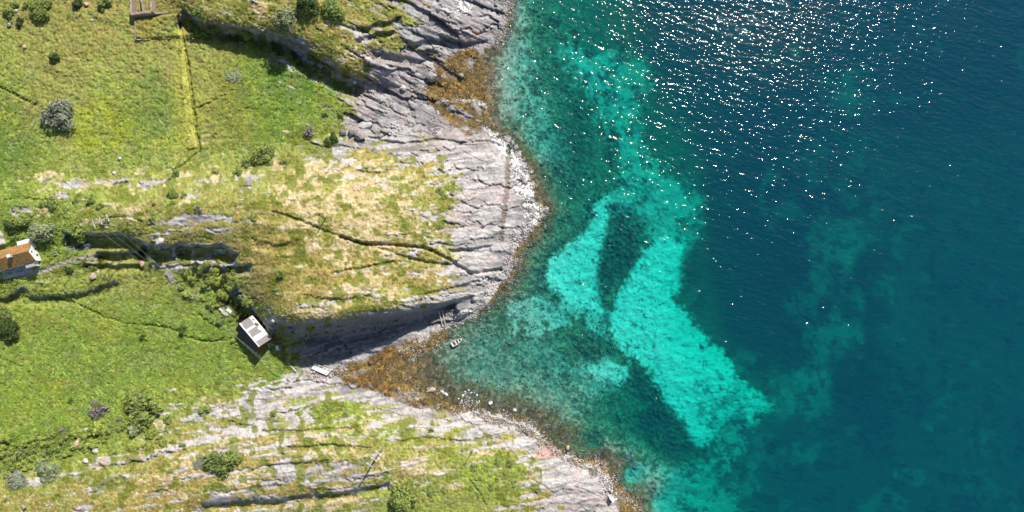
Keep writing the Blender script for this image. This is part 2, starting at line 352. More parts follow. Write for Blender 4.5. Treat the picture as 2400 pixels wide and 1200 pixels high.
footpath = sstep(3.4, 1.4, stroke_sd([(540,492),(600,496),(650,499),(690,494),(720,484),(760,475),(800,470)]) + 1.2 * n_fine)
track = sstep(6, 3.5, stroke_sd([(60,640),(95,634),(130,622),(165,612),(205,602),(232,596)]) + 1.5 * n_fine)
track = np.maximum(track, sstep(5, 3, stroke_sd([(0,650),(40,646),(75,641),(120,633)]) + 1.5 * n_fine))
track = np.maximum(track, sstep(8, 4, stroke_sd([(360,618),(384,626)]) + 2 * n_fine))

# ------------------------------------------------------------------ relief: ditches, slabs, tussocks
z = H.copy()
trenches = [([(418,40),(428,90),(440,150),(452,240),(468,355)],3.6,1.7),([(468,355),(430,386),(400,402)],2.4,.7),([(0,203),(40,224),(85,246)],2.6,.9),([(452,256),(495,240),(532,220)],2,.5),([(120,694),(180,712),(232,736),(290,756),(340,760),(400,768),(440,790),(480,800),(540,795)],3,1.0),
  ([(0,836),(60,866),(112,908)],2.4,.6),([(316,92),(380,88),(425,86)],2,.5),([(470,738),(490,756),(520,774)],3,.8),([(590,850),(600,836),(530,812)],2,.4),([(10,470),(50,462),(100,470),(125,465)],2.4,.7),([(240,512),(300,508),(330,520)],2,.5),
  ([(635,432),(645,450),(642,472)],2,.5),([(1095,1120),(1120,1150),(1138,1182)],1.8,.5),([(850,395),(930,400)],2,.4)]
for pts, w, d in trenches:
    z -= d * sstep(w + 1.6, w * 0.4, stroke_sd(pts) + 1.2 * n_fine)
gullies = [([(640,496),(700,516),(760,542),(800,556),(850,572),(900,585),(960,606)],2.2,.7),([(800,556),(850,571),(920,574),(985,580),(1012,588)],3.4,1.7),([(1012,588),(1060,612),(1100,640),(1120,640),(1172,632)],3.2,1.4),([(960,606),(1010,618),(1060,620)],3.4,1.3),([(780,640),(850,628),(920,615)],3,.8),([(1000,690),(1080,672),(1120,660)],3,1.0)]
for pts, w, d in gullies:
    z -= d * sstep(w + 3, w * 0.3, stroke_sd(pts) + 2.0 * n_fine)
bank = poly_sd([(418,60),(430,60),(462,345),(440,352),(425,200)])
z += 0.8 * sstep(-4, 4, bank)
z += 0.7 * sstep(-1.2, 1.2, poly_sd([(317,42),(418,34),(424,88),(318,94)]) + 0.7 * n_fine)      # little terrace by the ruin
z_ditched = z.copy()
def ledge(pts, drop, D, pad=70):
    """a scarp: the ground falls away along a line (south side), rising again D pixels further on"""
    global z
    P = np.array(pts, float)
    i0, i1 = np.searchsorted(gu, P[:, 0].min() - pad), np.searchsorted(gu, P[:, 0].max() + pad)
    j0, j1 = np.searchsorted(gv, P[:, 1].min() - pad), np.searchsorted(gv, P[:, 1].max() + pad)
    x, y = U0[j0:j1, i0:i1] + 3 * n_fine[j0:j1, i0:i1] + 4 * n_mid[j0:j1, i0:i1], V0[j0:j1, i0:i1] + 3 * n_mid[j0:j1, i0:i1]
    best = np.full(x.shape, 1e9); sg = np.zeros(x.shape); ends = np.zeros(x.shape)
    for k, (a, b) in enumerate(zip(P[:-1], P[1:])):
        e = b - a; L = math.hypot(*e); t = ((x - a[0]) * e[0] + (y - a[1]) * e[1]) / L
        tc = np.clip(t, 0, L); d = np.hypot(x - a[0] - tc * e[0] / L, y - a[1] - tc * e[1] / L)
        s_ = (e[0] * (y - a[1]) - e[1] * (x - a[0])) / L
        over = np.zeros(x.shape)
        if k == 0: over = np.maximum(over, -t)
        if k == len(P) - 2: over = np.maximum(over, t - L)
        m = d < best; best = np.where(m, d, best); sg = np.where(m, np.sign(s_), sg); ends = np.where(m, over, ends)
    sd = best * sg
    zz = z[j0:j1, i0:i1]
    z[j0:j1, i0:i1] = np.maximum(zz - drop * sstep(-1, 4.5, sd) * sstep(D, D * .45, sd) * sstep(14, 0, ends), np.minimum(zz, .45))
for L in (([(160,546),(215,552),(262,550),(300,549),(318,560),(342,572)],3.0,44),([(232,590),(290,592),(338,586)],2.6,32),([(340,572),(372,580),(404,574),(410,602)],3.2,40),([(420,570),(470,575),(520,570),(552,592)],3.2,44),([(512,625),(545,622),(578,618)],2.6,30),
  ([(60,692),(130,694),(200,684),(262,660)],1.3,30),([(200,616),(260,619),(330,618)],1.7,24),([(0,698),(30,684),(50,674)],1.9,30),([(478,1180),(600,1172),(700,1162),(820,1150),(905,1132)],1.5,26),([(1000,716),(1060,702),(1100,692)],1.6,30),
  ([(440,30),(480,52),(560,64),(640,78),(690,94),(740,132),(800,166),(850,190)],3.4,56),([(1040,84),(1090,100),(1140,92)],2.6,30),([(850,64),(890,52),(930,40)],1.6,24),([(840,88),(880,76),(915,70)],1.6,20),([(960,100),(1010,88),(1060,96)],1.4,24),([(880,120),(940,128),(985,140)],1.5,26),
  ([(650,754),(700,762),(800,754),(900,738),(1000,724),(1060,712)],3.6,70),([(1060,584),(1105,580),(1140,574)],1.2,22),([(870,320),(950,334),(1020,322),(1080,330)],1.0,20),([(850,282),(880,300),(905,312)],1.2,18),([(1060,226),(1100,232),(1130,236)],.8,14),
  ([(560,680),(590,720),(622,762)],3.0,60),([(830,398),(870,402),(900,398)],.9,20),([(720,690),(800,700),(860,690)],.9,24),([(600,560),(650,572),(690,560)],.8,30),([(620,1008),(720,1004),(830,1000)],1.0,20),([(680,1046),(780,1040),(860,1046)],1.1,22),([(560,1100),(650,1086),(760,1078)],1.0,24),([(930,1030),(1010,1022),(1080,1030)],.9,22)):
    ledge(*L)
scarp = np.hypot(*np.gradient(H + z - z_ditched)) / np.hypot(np.gradient(V0, axis=0), 0) * 2
m_rock = np.maximum(m_rock, .92 * sstep(.30, .5, soft(scarp, 2) + .16 * n_fine + .1 * streak) * (H > 1.2) * (np.abs(U0 - 700) < 860))
rr = m_rock * (z > -0.6)
rough_zone = sstep(-.35, .35, fbm(U, V, 55, 3, 301))
def slabs(a):
    i0, c0, l0 = cells(U + 16 * n_mid + 22 * n_big, V + 9 * n_mid + 16 * n_big, 118, 46, a, 3)
    i1, c1, l1 = cells(U + 9 * n_mid + 14 * n_big, V + 5 * n_mid + 8 * n_big, 58, 18, a, 5)
    i2, c2, l2 = cells(U + 3 * n_fine + 6 * n_mid, V + 2 * n_fine + 4 * n_mid, 27, 8.5, a, 9)
    big = 1.1 * (i0 - .5) + .9 * l0 - .75 * sstep(.07, 0.0, c0)
    med = (.7 * (i1 - .5) + .55 * l1 - .5 * sstep(.11, 0.0, c1)) * (.25 + .75 * rough_zone)
    return .75 * big + .62 * med + (.24 * ((i2 - .5) + .7 * l2) - .22 * sstep(.15, 0.0, c2)) * rough_zone
relief = by_strike(slabs)
steep = np.clip(np.hypot(*np.gradient(H)) , 0, 3)
z += rr * relief * sstep(-0.2, 0.9, H) * (0.75 + 0.5 * w_north) + rr * 0.1 * n_tiny
z += rr * 0.3 * streak * sstep(0.3, 3, H) + rr * 0.5 * streak2 * sstep(0.3, 3, H)
turf = 1 - m_rock
tuss = np.abs(fbm(U, V, 9, 3, 101)); tuss2 = np.abs(fbm(U, V, 5, 2, 111))
z += turf * sstep(0.3, 1.5, H) * (0.38 * (0.5 - tuss) * 1.3 + 0.24 * (0.5 - tuss2) + 0.08 * n_tiny) * (0.55 + 0.75 * LUSH)
z += turf * 0.45 * streak2 * (1 - LUSH) * sstep(2, 6, H)
z += m_kelp_land * (0.16 * n_fine + 0.12 * n_tiny + 0.14 * streak)
z += 0.16 * m_white * (n_fine + 0.6 * n_tiny)
z -= 0.5 * dike
z += 0.9 * sstep(2, 8, poly_sd([(1046,742),(1062,730),(1090,722),(1114,722),(1118,734),(1090,744),(1060,750)])) * (1 + 0.1 * n_fine)
face = sstep(-10, 12, poly_sd([(640,770),(700,762),(800,756),(900,740),(1040,722),(1090,712),(1060,742),(1000,765),(900,800),(800,840),(700,850),(640,820)]))
z += face * (z > .6) * (.9 * fbm(U, V, 7, 4, 501, -12, 7.0) + .5 * relief + .35 * n_fine)
# level the building plots
for poly, lev in (([(548,762),(584,738),(632,800),(602,832)],5.0),([(-60,585),(66,566),(100,625),(-60,660)],12.6),([(300,-60),(365,-60),(365,40),(300,42)],9.2)):
    m = sstep(-6, 3, poly_sd(poly)); z = lerp(z, lev, m)
under = z < 0
bump_s = fbm(U, V, 16, 4, 131)
z = np.where(z < -0.3, z + sstep(-0.3, -1.5, z) * (0.45 * bump_s + 0.08 * n_fine) * (.35 + .65 * sstep(-12, -6, z)), z)

# ------------------------------------------------------------------ base colours (what the surfaces are made of, and some painted shade)
def C(r, g, b):
    return np.array([r, g, b], float)
def mix(a, b, m):
    return a + (b - a) * m[..., None]
def layer(col, c, m):
    return col + (np.asarray(c) - col) * m[..., None]
one = np.ones(U.shape + (3,))
olive, fern, deepg = C(.205,.212,.055), C(.178,.243,.046), C(.100,.180,.032)
heath = C(.285,.23,.075)
col = mix(one * heath, one * olive, sstep(.15, .42, LUSH + .18 * n_mid))
col = layer(col, fern, sstep(.42, .72, LUSH + .16 * n_big + .16 * n_mid))
col = layer(col, deepg, .75 * sstep(.72, 1.0, LUSH + .2 * n_big + .14 * n_mid))
col = layer(col, C(.22,.235,.045), .6 * sstep(.15, .6, n_big + .5 * n_mid) * sstep(.3, .6, LUSH))
col = layer(col, C(.22,.14,.05), .4 * sstep(.3, .7, fbm(U, V, 30, 3, 141)) * sstep(.5, .2, LUSH))
for poly, c, m in (([(180,250),(240,225),(300,270),(310,330),(250,360),(170,340)],(.17,.19,.012),.75),([(415,80),(428,80),(464,350),(425,362),(412,200)],(.2,.19,.03),.7),([(455,130),(560,150),(600,260),(580,340),(480,360),(465,250)],(.155,.15,.03),.6),
                   ([(-10,1030),(120,1010),(250,1005),(255,1030),(100,1085),(-10,1118)],(.045,.085,.012),.75),([(0,880),(60,880),(180,960),(150,1010),(0,1010)],(.13,.19,.02),.5),([(330,45),(370,45),(370,90),(325,90)],(.19,.17,.03),.6),([(0,560),(100,545),(165,545),(160,575),(80,600),(0,600)],(.115,.17,.02),.7),  # first patch: dark herbs under the thicket, deepened as shade between bushes
                   ([(330,170),(380,160),(400,300),(360,330),(320,250)],(.06,.11,.02),.55),([(0,300),(60,290),(80,400),(0,420)],(.065,.12,.025),.5),([(1080,1075),(1200,1070),(1255,1110),(1230,1170),(1100,1180),(1060,1130)],(.115,.15,.02),.7),
                   ([(600,120),(690,130),(790,190),(830,215),(760,235),(640,200)],(.055,.13,.014),.7),([(560,230),(640,200),(720,250),(700,330),(620,330)],(.085,.145,.018),.6),([(640,580),(720,540),(700,640),(660,720),(610,680)],(.14,.125,.022),.6)):
    col = layer(col, C(*c) * 1.3 + .008, m * sstep(-22, 22, poly_sd(poly) + 14 * n_mid))
veg_a, veg_b, veg_c = fbm(U, V, 34, 4, 401), fbm(U, V, 26, 4, 411), fbm(U, V, 30, 4, 421)
col = layer(col, C(.29,.30,.05), .35 * sstep(.15, .6, veg_a) * sstep(.35, .55, LUSH))
col = layer(col, C(.17,.21,.075), .45 * sstep(.2, .6, veg_b) * sstep(.35, .55, LUSH))
col = layer(col, C(.21,.18,.07), .3 * sstep(.3, .7, veg_c))
col = layer(col, C(.12,.19,.035), .35 * sstep(.2, .6, fbm(U, V, 13, 3, 431)) * sstep(.4, .6, LUSH))
col = layer(col, C(.33,.33,.07), .85 * sstep(-3, 3, poly_sd([(410,60),(424,60),(438,150),(449,240),(464,350),(436,358),(424,200)]) + 2 * n_fine))
col *= (1.1 + .22 * n_fine + .18 * n_tiny + .12 * n_mid)[..., None]
pale = mix(one * C(.40,.32,.155), one * C(.50,.42,.27), sstep(-.3, .5, n_fine))
pale = layer(pale, C(.32,.22,.10), .6 * sstep(.1, .5, fbm(U, V, 11, 3, 151)))
col = mix(col, pale, m_pale * .88)
rock = mix(one * C(.25,.236,.226), one * C(.36,.335,.318), sstep(-.5, .5, streak2))
rock = layer(rock, C(.135,.130,.132), .65 * sstep(.0, .6, -streak + .4 * n_mid))
rock = layer(rock, C(.37,.29,.27), .5 * sstep(.1, .6, fbm(U, V, 45, 3, 161)))
rock = layer(rock, C(.44,.42,.41), .6 * sstep(.15, .6, streak + .3 * n_fine) * sstep(400, 330, V) )
rock = layer(rock, C(.43,.40,.385), .55 * sstep(.0, .5, streak + .3 * n_fine) * sstep(300, 380, V))
rock = layer(rock, C(.26,.17,.06), .55 * sstep(.25, .6, fbm(U, V, 24, 4, 171)) * sstep(.95, .5, ROCK))
rock *= (.92 + .12 * sstep(330, 400, V) + .16 * n_fine + .14 * n_tiny)[..., None]
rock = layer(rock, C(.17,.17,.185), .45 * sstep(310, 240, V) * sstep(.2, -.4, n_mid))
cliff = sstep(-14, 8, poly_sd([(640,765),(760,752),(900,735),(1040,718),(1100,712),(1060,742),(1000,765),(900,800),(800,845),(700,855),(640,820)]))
rock = layer(rock, C(.135,.135,.145), .75 * cliff)  # dark wet rock, darkened further to paint in the south face's shade
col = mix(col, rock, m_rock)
col = layer(col, C(.13,.15,.022), bright_tufts * .85 * (1 - .5 * m_kelp))
kelpc = mix(one * C(.275,.19,.062), one * C(.32,.18,.05), sstep(-.2, .5, n_mid))
kelpc = layer(kelpc, C(.085,.062,.034), .85 * sstep(-.12, .4, n_fine + .6 * streak + .3 * n_mid))
kelpc = layer(kelpc, C(.20,.155,.055), .6 * sstep(.1, .5, n_big))
kelpc *= (1 + .3 * n_tiny + .2 * n_fine)[..., None]
col = mix(col, kelpc, m_kelp_land)
col = layer(col, C(.70,.68,.655), m_white * sstep(-.35, .15, n_fine + .6 * n_tiny + .8 * streak) * .95)
col = layer(col, C(.36,.20,.17), m_red * .65)
col = layer(col, C(.16,.115,.085), dike * .75)
col = layer(col, C(.55,.20,.08), sstep(-2, 2, poly_sd([(1110,78),(1119,76),(1120,81),(1116,84),(1111,81)]) + 1.5 * n_fine))
col = layer(col, C(.34,.25,.13), footpath * .7)
col = layer(col, C(.36,.31,.26), track * .9)

# sea bed: sand, cobbles, weed
def fz(p, w, amp, n=None):
    return sstep(-w, w, poly_sd(p, 90) + amp * (n_mid if n is None else n))
n_e = .55 * n_big + .6 * n_mid + .4 * n_fine
sandA = np.maximum.reduce([
  fz([(1260,670),(1288,612),(1340,575),(1372,558),(1398,522),(1378,492),(1398,468),(1426,462),(1432,505),(1420,545),(1410,600),(1402,650),(1412,700),(1430,742),(1408,752),(1360,716),(1316,694)], 9, 16, n_e),
  fz([(1506,574),(1560,556),(1604,562),(1598,620),(1584,700),(1640,770),(1700,830),(1740,890),(1812,954),(1764,988),(1706,978),(1688,1010),(1664,1040),(1632,1040),(1606,996),(1556,930),(1520,880),(1484,840),(1446,800),(1424,750),(1440,690),(1474,640)], 10, 22, n_e),
  fz([(1375,862),(1420,835),(1472,858),(1484,886),(1440,892),(1388,884)], 10, 22, n_e) * .8])
sandB = np.maximum.reduce([
  .55 * fz([(1640,1010),(1700,990),(1780,985),(1740,1060),(1690,1110),(1650,1080)], 14, 34, n_e),
  .62 * fz([(1300,690),(1396,684),(1436,740),(1430,800),(1400,790),(1352,744)], 12, 26, n_e), .4 * fz([(1560,540),(1640,470),(1640,560),(1606,620),(1590,700)], 14, 20, n_e),
  .48 * fz([(1390,480),(1440,440),(1478,380),(1432,330),(1402,280),(1380,200),(1340,160),(1305,140),(1332,112),(1400,122),(1480,150),(1520,165),(1500,250),(1482,330),(1524,380),(1602,430),(1640,470),(1640,520),(1608,562),(1500,570),(1470,500)], 22, 34, n_e),
  .34 * fz([(1185,40),(1232,20),(1252,130),(1248,220),(1292,300),(1332,360),(1322,430),(1270,380),(1226,335),(1186,300),(1168,230),(1162,150)], 16, 24, n_e),
  .42 * fz([(1430,1040),(1500,1062),(1560,1102),(1640,1080),(1680,1020),(1732,1010),(1742,1062),(1702,1122),(1762,1202),(1800,1362),(1570,1362),(1500,1180)], 20, 34, n_e),
  .5 * fz([(1190,702),(1260,690),(1322,722),(1332,762),(1262,792),(1200,782)], 12, 16, n_e),
  .3 * fz([(1330,850),(1400,850),(1450,890),(1420,930),(1350,940),(1310,900)], 16, 24, n_e), .16 * fz([(1040,800),(1140,770),(1280,800),(1380,880),(1400,930),(1330,990),(1180,930),(1060,900)], 20, 26, n_e)])
deep_s = np.maximum.reduce([
  .30 * sstep(-.5, .4, n_big) * fz([(1932,520),(2040,560),(2092,700),(2000,760),(2052,830),(1982,922),(1880,1002),(1782,1012),(1800,950),(1900,880),(1922,780),(1880,700),(1932,640)], 46, 60, n_e),
  .26 * fz([(1930,200),(2040,180),(2052,250),(1990,285)], 34, 46, n_e), .16 * fz([(1940,300),(2080,330),(2120,420),(1980,420)], 40, 40, n_e),
    .26 * sstep(.25, .75, fbm(U, V, 70, 4, 201)) * sstep(1650, 1800, U) * sstep(700, 950, V), .2 * sstep(.3, .8, fbm(U, V, 60, 4, 211)) * sstep(1650, 1800, U), .10 * np.maximum(sstep(1950, 2150, U + 120 * n_big), .8 * sstep(820, 1000, V + 60 * n_big)) * sstep(1640, 1760, U) * sstep(150, 420, V)])
weed = np.maximum.reduce([
  fz([(1424,480),(1488,500),(1522,520),(1506,560),(1500,600),(1478,640),(1446,664),(1424,702),(1428,756),(1412,764),(1400,700),(1392,650),(1404,596),(1428,540)], 9, 26, n_e),
  fz([(1500,960),(1540,935),(1590,990),(1630,1050),(1582,1092),(1510,1050),(1480,1000)], 16, 24, n_e),
  .8 * fz([(1350,792),(1412,780),(1442,822),(1400,852),(1350,832)], 10, 18, n_e), .85 * fz([(1480,852),(1510,862),(1530,900),(1540,930),(1500,940),(1470,900)], 8, 16, n_e),
  .8 * fz([(1600,600),(1640,560),(1640,660),(1595,700)], 12, 14, n_e),
  .8 * fz([(1640,900),(1690,880),(1750,910),(1770,950),(1730,985),(1690,1010),(1650,985)], 12, 26, n_e) * sstep(-.15, .2, n_mid + n_fine),
  .8 * fz([(1270,430),(1340,440),(1400,330),(1360,250),(1300,330)], 14, 24, n_e), .6 * fz([(1330,640),(1400,700),(1390,640)], 5, 18, n_e),
  .75 * sstep(.28, .42, fbm(U, V, 26, 4, 221)) * sstep(1200, 1260, U) * (1 - .93 * sandA), sstep(.66, .76, fbm(U, V, 8, 2, 231)) * .7 * sandA])
sandv = np.maximum(np.maximum(sandA, sandB * sstep(-.6, .35, n_e + .2)), deep_s)
cobble = sstep(-.3, .5, n_fine + .5 * n_tiny)
bed = mix(one * C(.09,.088,.045), one * C(.17,.16,.085), cobble * sstep(-9, -2, z))
bed = layer(bed, C(.24,.235,.15), .4 * sstep(.15, .6, n_fine + .4 * n_tiny) * sstep(-3.5, -1.2, z))
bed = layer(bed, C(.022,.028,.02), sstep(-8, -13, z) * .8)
bed = layer(bed, C(.56,.54,.47), sandv)
bed = layer(bed, C(.030,.038,.022), weed * .86 * (1 - .35 * sstep(-.1, .5, n_fine + .5 * n_tiny)))
bed = mix(bed, kelpc * .62, np.clip(m_kelp, 0, 1) * sstep(-2.4, -1.2, z) * (.7 + .3 * sstep(-.3, .3, n_fine + n_mid)))
bed = layer(bed, C(.30,.26,.2), .5 * sstep(.35, .6, n_fine + .4 * n_tiny) * sstep(-1.4, -.2, z))
bed *= (1 + (.12 * n_fine + .10 * n_tiny) * sstep(-14, -6, z))[..., None]
# wave-made ripples in the sand
ph = (0.42 * U + 0.91 * V) / 9.5 + 1.1 * n_mid + 0.5 * n_big
z += np.where(z < -1.5, sandA * 0.085 * np.sin(ph * 2 * math.pi) * (1 - weed), 0)
z += np.where(z < -1.0, 0.3 * weed * (n_fine + .6 * n_tiny), 0)
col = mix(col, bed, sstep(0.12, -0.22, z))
col = np.clip(col, 0.004, 0.75)
Z = z

def ground(u, v):
    x = np.interp(u, gu, np.arange(NU)); y = np.interp(v, gv, np.arange(NV))
    i, j = min(int(x), NU - 2), min(int(y), NV - 2)
    tx, ty = x - i, y - j
    return float((Z[j, i] * (1 - tx) + Z[j, i + 1] * tx) * (1 - ty) + (Z[j + 1, i] * (1 - tx) + Z[j + 1, i + 1] * tx) * ty)
def on(u, v, dz=0.0):
    """the point of the ground seen at photo pixel (u, v)"""
    h = ground(u, v)
    x, y = ray(u, v, h)
    return V3((x, y, h + dz))
def ground_at(x, y):
    h = 5.0
    for _ in range(6):
        u, v = proj(x, y, h); h = ground(u, v)
    return h
def air(u, v, hgt):
    """the point hgt metres over the sea seen at pixel (u, v)"""
    x, y = ray(u, v, hgt)
    return V3((x, y, hgt))

# ------------------------------------------------------------------ materials
MATS = {}
def new_mat(name):
    m = bpy.data.materials.new(name); m.use_nodes = True
    nt = m.node_tree; nt.nodes.clear()
    out = nt.nodes.new('ShaderNodeOutputMaterial')
    MATS[name] = m
    return m, nt, out
def nd(nt, t, **kw):
    n = nt.nodes.new(t)
    for k, v in kw.items():
        if k in n.inputs.keys(): n.inputs[k].default_value = v
        else: setattr(n, k, v)
    return n
def noise(nt, scale, detail=3, rough=.6, vec=None):
    n = nd(nt, 'ShaderNodeTexNoise'); n.inputs['Scale'].default_value = scale; n.inputs['Detail'].default_value = detail; n.inputs['Roughness'].default_value = rough
    if vec is not None: nt.links.new(vec, n.inputs['Vector'])
    return n
def ramp(nt, src, lo, hi, a=0.0, b=1.0):
    n = nd(nt, 'ShaderNodeMapRange'); n.inputs[1].default_value = lo; n.inputs[2].default_value = hi; n.inputs[3].default_value = a; n.inputs[4].default_value = b
    nt.links.new(src, n.inputs[0]); return n
def plain(name, c, rough=.7, var=.18, scale=3.0, metal=0.0, bump=.15, c2=None, stain=None):
    """procedural surface: base colour broken up by two noises, grain in the relief"""
    m, nt, out = new_mat(name)
    tc = nd(nt, 'ShaderNodeTexCoord')
    n1 = noise(nt, scale, 4, .65, tc.outputs['Object']); n2 = noise(nt, scale * 6, 3, .6, tc.outputs['Object'])
    mx = nd(nt, 'ShaderNodeMix', data_type='RGBA')
    c2 = c2 or tuple(x * (1 - 2.2 * var) for x in c)
    mx.inputs[6].default_value = (*c, 1); mx.inputs[7].default_value = (*c2, 1)
    r = ramp(nt, n1.outputs[0], .38, .68)
    nt.links.new(r.outputs[0], mx.inputs[0])
    r2 = ramp(nt, n2.outputs[0], .3, .7, 1 - var, 1 + var)
    hs = nd(nt, 'ShaderNodeVectorMath', operation='SCALE')
    nt.links.new(mx.outputs[2], hs.inputs[0]); nt.links.new(r2.outputs[0], hs.inputs[3])
    p = nd(nt, 'ShaderNodeBsdfPrincipled'); p.inputs['Roughness'].default_value = rough; p.inputs['Metallic'].default_value = metal
    nt.links.new(hs.outputs[0], p.inputs['Base Color'])
    b = nd(nt, 'ShaderNodeBump'); b.inputs['Strength'].default_value = bump; b.inputs['Distance'].default_value = .05
    nt.links.new(n2.outputs[0], b.inputs['Height']); nt.links.new(b.outputs[0], p.inputs['Normal'])
    nt.links.new(p.outputs[0], out.inputs[0])
    return m

def ground_material():
    m, nt, out = new_mat('ground')
    at = nd(nt, 'ShaderNodeAttribute'); at.attribute_name = 'cover'
    geo = nd(nt, 'ShaderNodeNewGeometry')
    n1 = noise(nt, 1.6, 4, .65, geo.outputs['Position']); n2 = noise(nt, 5.5, 3, .6, geo.outputs['Position'])
    r1 = ramp(nt, n1.outputs[0], .3, .7, .8, 1.2); r2 = ramp(nt, n2.outputs[0], .3, .7, .82, 1.18)
    mu = nd(nt, 'ShaderNodeMath', operation='MULTIPLY'); nt.links.new(r1.outputs[0], mu.inputs[0]); nt.links.new(r2.outputs[0], mu.inputs[1])
    sc = nd(nt, 'ShaderNodeVectorMath', operation='SCALE'); nt.links.new(at.outputs['Color'], sc.inputs[0]); nt.links.new(mu.outputs[0], sc.inputs[3])
    p = nd(nt, 'ShaderNodeBsdfPrincipled'); p.inputs['Roughness'].default_value = .92
    p.inputs['Specular IOR Level'].default_value = .15
    nt.links.new(sc.outputs[0], p.inputs['Base Color'])
    b = nd(nt, 'ShaderNodeBump'); b.inputs['Strength'].default_value = .6; b.inputs['Distance'].default_value = .25
    nt.links.new(n1.outputs[0], b.inputs['Height'])
    b2 = nd(nt, 'ShaderNodeBump'); b2.inputs['Strength'].default_value = .5; b2.inputs['Distance'].default_value = .1
    nt.links.new(n2.outputs[0], b2.inputs['Height']); nt.links.new(b.outputs[0], b2.inputs['Normal'])
    nt.links.new(b2.outputs[0], p.inputs['Normal'])
    nt.links.new(p.outputs[0], out.inputs[0])
    return m
GROUND = ground_material()

def sea_material():
    m, nt, out = new_mat('sea_water')
    geo = nd(nt, 'ShaderNodeNewGeometry')
    def wave(ang, sx, sy, scale, detail):
        mp = nd(nt, 'ShaderNodeMapping'); mp.inputs['Rotation'].default_value = (0, 0, R(ang)); mp.vector_type = 'TEXTURE'; mp.inputs['Scale'].default_value = (1 / sx, 1 / sy, 1)
        nt.links.new(geo.outputs['Position'], mp.inputs[0])
        return noise(nt, scale, detail, .55, mp.outputs[0])
    w1 = wave(-22, .26, 1, .30, 2); w2 = wave(-14, .5, 1, .86, 1); w3 = wave(40, .8, 1, 1.6, 1)
    def add(a, b, fb):
        n = nd(nt, 'ShaderNodeMath', operation='MULTIPLY_ADD'); nt.links.new(b, n.inputs[0]); n.inputs[1].default_value = fb; nt.links.new(a, n.inputs[2]); return n.outputs[0]
    s1 = nd(nt, 'ShaderNodeMath', operation='MULTIPLY'); nt.links.new(w1.outputs[0], s1.inputs[0]); s1.inputs[1].default_value = .50
    h = add(add(s1.outputs[0], w2.outputs[0], .335), w3.outputs[0], .115)
    b = nd(nt, 'ShaderNodeBump'); b.inputs['Strength'].default_value = 1.0; b.inputs['Distance'].default_value = 1.0
    nt.links.new(h, b.inputs['Height'])
    lw = nd(nt, 'ShaderNodeLayerWeight'); lw.inputs['Blend'].default_value = .5; nt.links.new(b.outputs[0], lw.inputs['Normal'])
    pw = nd(nt, 'ShaderNodeMath', operation='POWER'); nt.links.new(lw.outputs['Facing'], pw.inputs[0]); pw.inputs[1].default_value = 5.0
    fr = nd(nt, 'ShaderNodeMath', operation='MULTIPLY_ADD'); nt.links.new(pw.outputs[0], fr.inputs[0]); fr.inputs[1].default_value = .98; fr.inputs[2].default_value = .02   # Schlick
    gl = nd(nt, 'ShaderNodeBsdfGlossy'); gl.inputs['Roughness'].default_value = .058; nt.links.new(b.outputs[0], gl.inputs['Normal'])
    tr = nd(nt, 'ShaderNodeBsdfTransparent')
    df = nd(nt, 'ShaderNodeBsdfDiffuse'); df.inputs['Color'].default_value = (.01,.15,.25,1); nt.links.new(b.outputs[0], df.inputs['Normal'])   # light welling up just under the wavelets
    tm = nd(nt, 'ShaderNodeMixShader'); tm.inputs[0].default_value = .045; nt.links.new(tr.outputs[0], tm.inputs[1]); nt.links.new(df.outputs[0], tm.inputs[2])
    mx = nd(nt, 'ShaderNodeMixShader'); nt.links.new(fr.outputs[0], mx.inputs[0]); nt.links.new(tm.outputs[0], mx.inputs[1]); nt.links.new(gl.outputs[0], mx.inputs[2])
    nt.links.new(mx.outputs[0], out.inputs['Surface'])
    ab = nd(nt, 'ShaderNodeVolumeAbsorption'); ab.inputs['Color'].default_value = (0.0, .926, .911, 1); ab.inputs['Density'].default_value = .345
    scv = nd(nt, 'ShaderNodeVolumeScatter'); scv.inputs['Color'].default_value = (0.01, .33, .90, 1); scv.inputs['Density'].default_value = .0155; scv.inputs['Anisotropy'].default_value = 0.0
    av = nd(nt, 'ShaderNodeAddShader'); nt.links.new(ab.outputs[0], av.inputs[0]); nt.links.new(scv.outputs[0], av.inputs[1])
    nt.links.new(av.outputs[0], out.inputs['Volume'])
    return m
SEA = sea_material()

# ------------------------------------------------------------------ terrain meshes
COL = scene.collection
def link(o, parent=None):
    COL.objects.link(o)
    if parent is not None: o.parent = parent
    return o
def tag(o, label=None, cat=None, group=None, kind=None):
    if label: o['label'] = label
    if cat: o['category'] = cat
    if group: o['group'] = group
    if kind: o['kind'] = kind
    return o
def array_mesh(name, co, faces, mat, smooth=False):
    """mesh from numpy arrays; faces is (n, 3) or (n, 4)"""
    me = bpy.data.meshes.new(name)
    n, k = faces.shape
    me.vertices.add(len(co)); me.vertices.foreach_set('co', np.ascontiguousarray(co, np.float32).ravel())
    me.loops.add(n * k); me.loops.foreach_set('vertex_index', np.ascontiguousarray(faces, np.int32).ravel())
    me.polygons.add(n); me.polygons.foreach_set('loop_start', np.arange(0, n * k, k, dtype=np.int32))
    me.update(calc_edges=True)
    if smooth: me.polygons.foreach_set('use_smooth', np.ones(n, bool))
    me.materials.append(mat)
    return me
X, Y = ray(U0, V0, Z)
CO = np.stack([X, Y, Z], -1).reshape(-1, 3)
idx = np.arange(NV * NU).reshape(NV, NU)
quads = np.stack([idx[:-1, :-1], idx[1:, :-1], idx[1:, 1:], idx[:-1, 1:]], -1).reshape(-1, 4)
fc = lambda A: (A[:-1, :-1] + A[1:, 1:]) * .5
fz_, fk, fu, fv = fc(Z).ravel(), fc(m_kelp_land).ravel(), fc(U0).ravel(), fc(V0).ravel()
mid_n = np.interp(fu, [-9000, 100, 420, 560, 720, 900, 9000], [428, 428, 406, 400, 345, 340, 335])
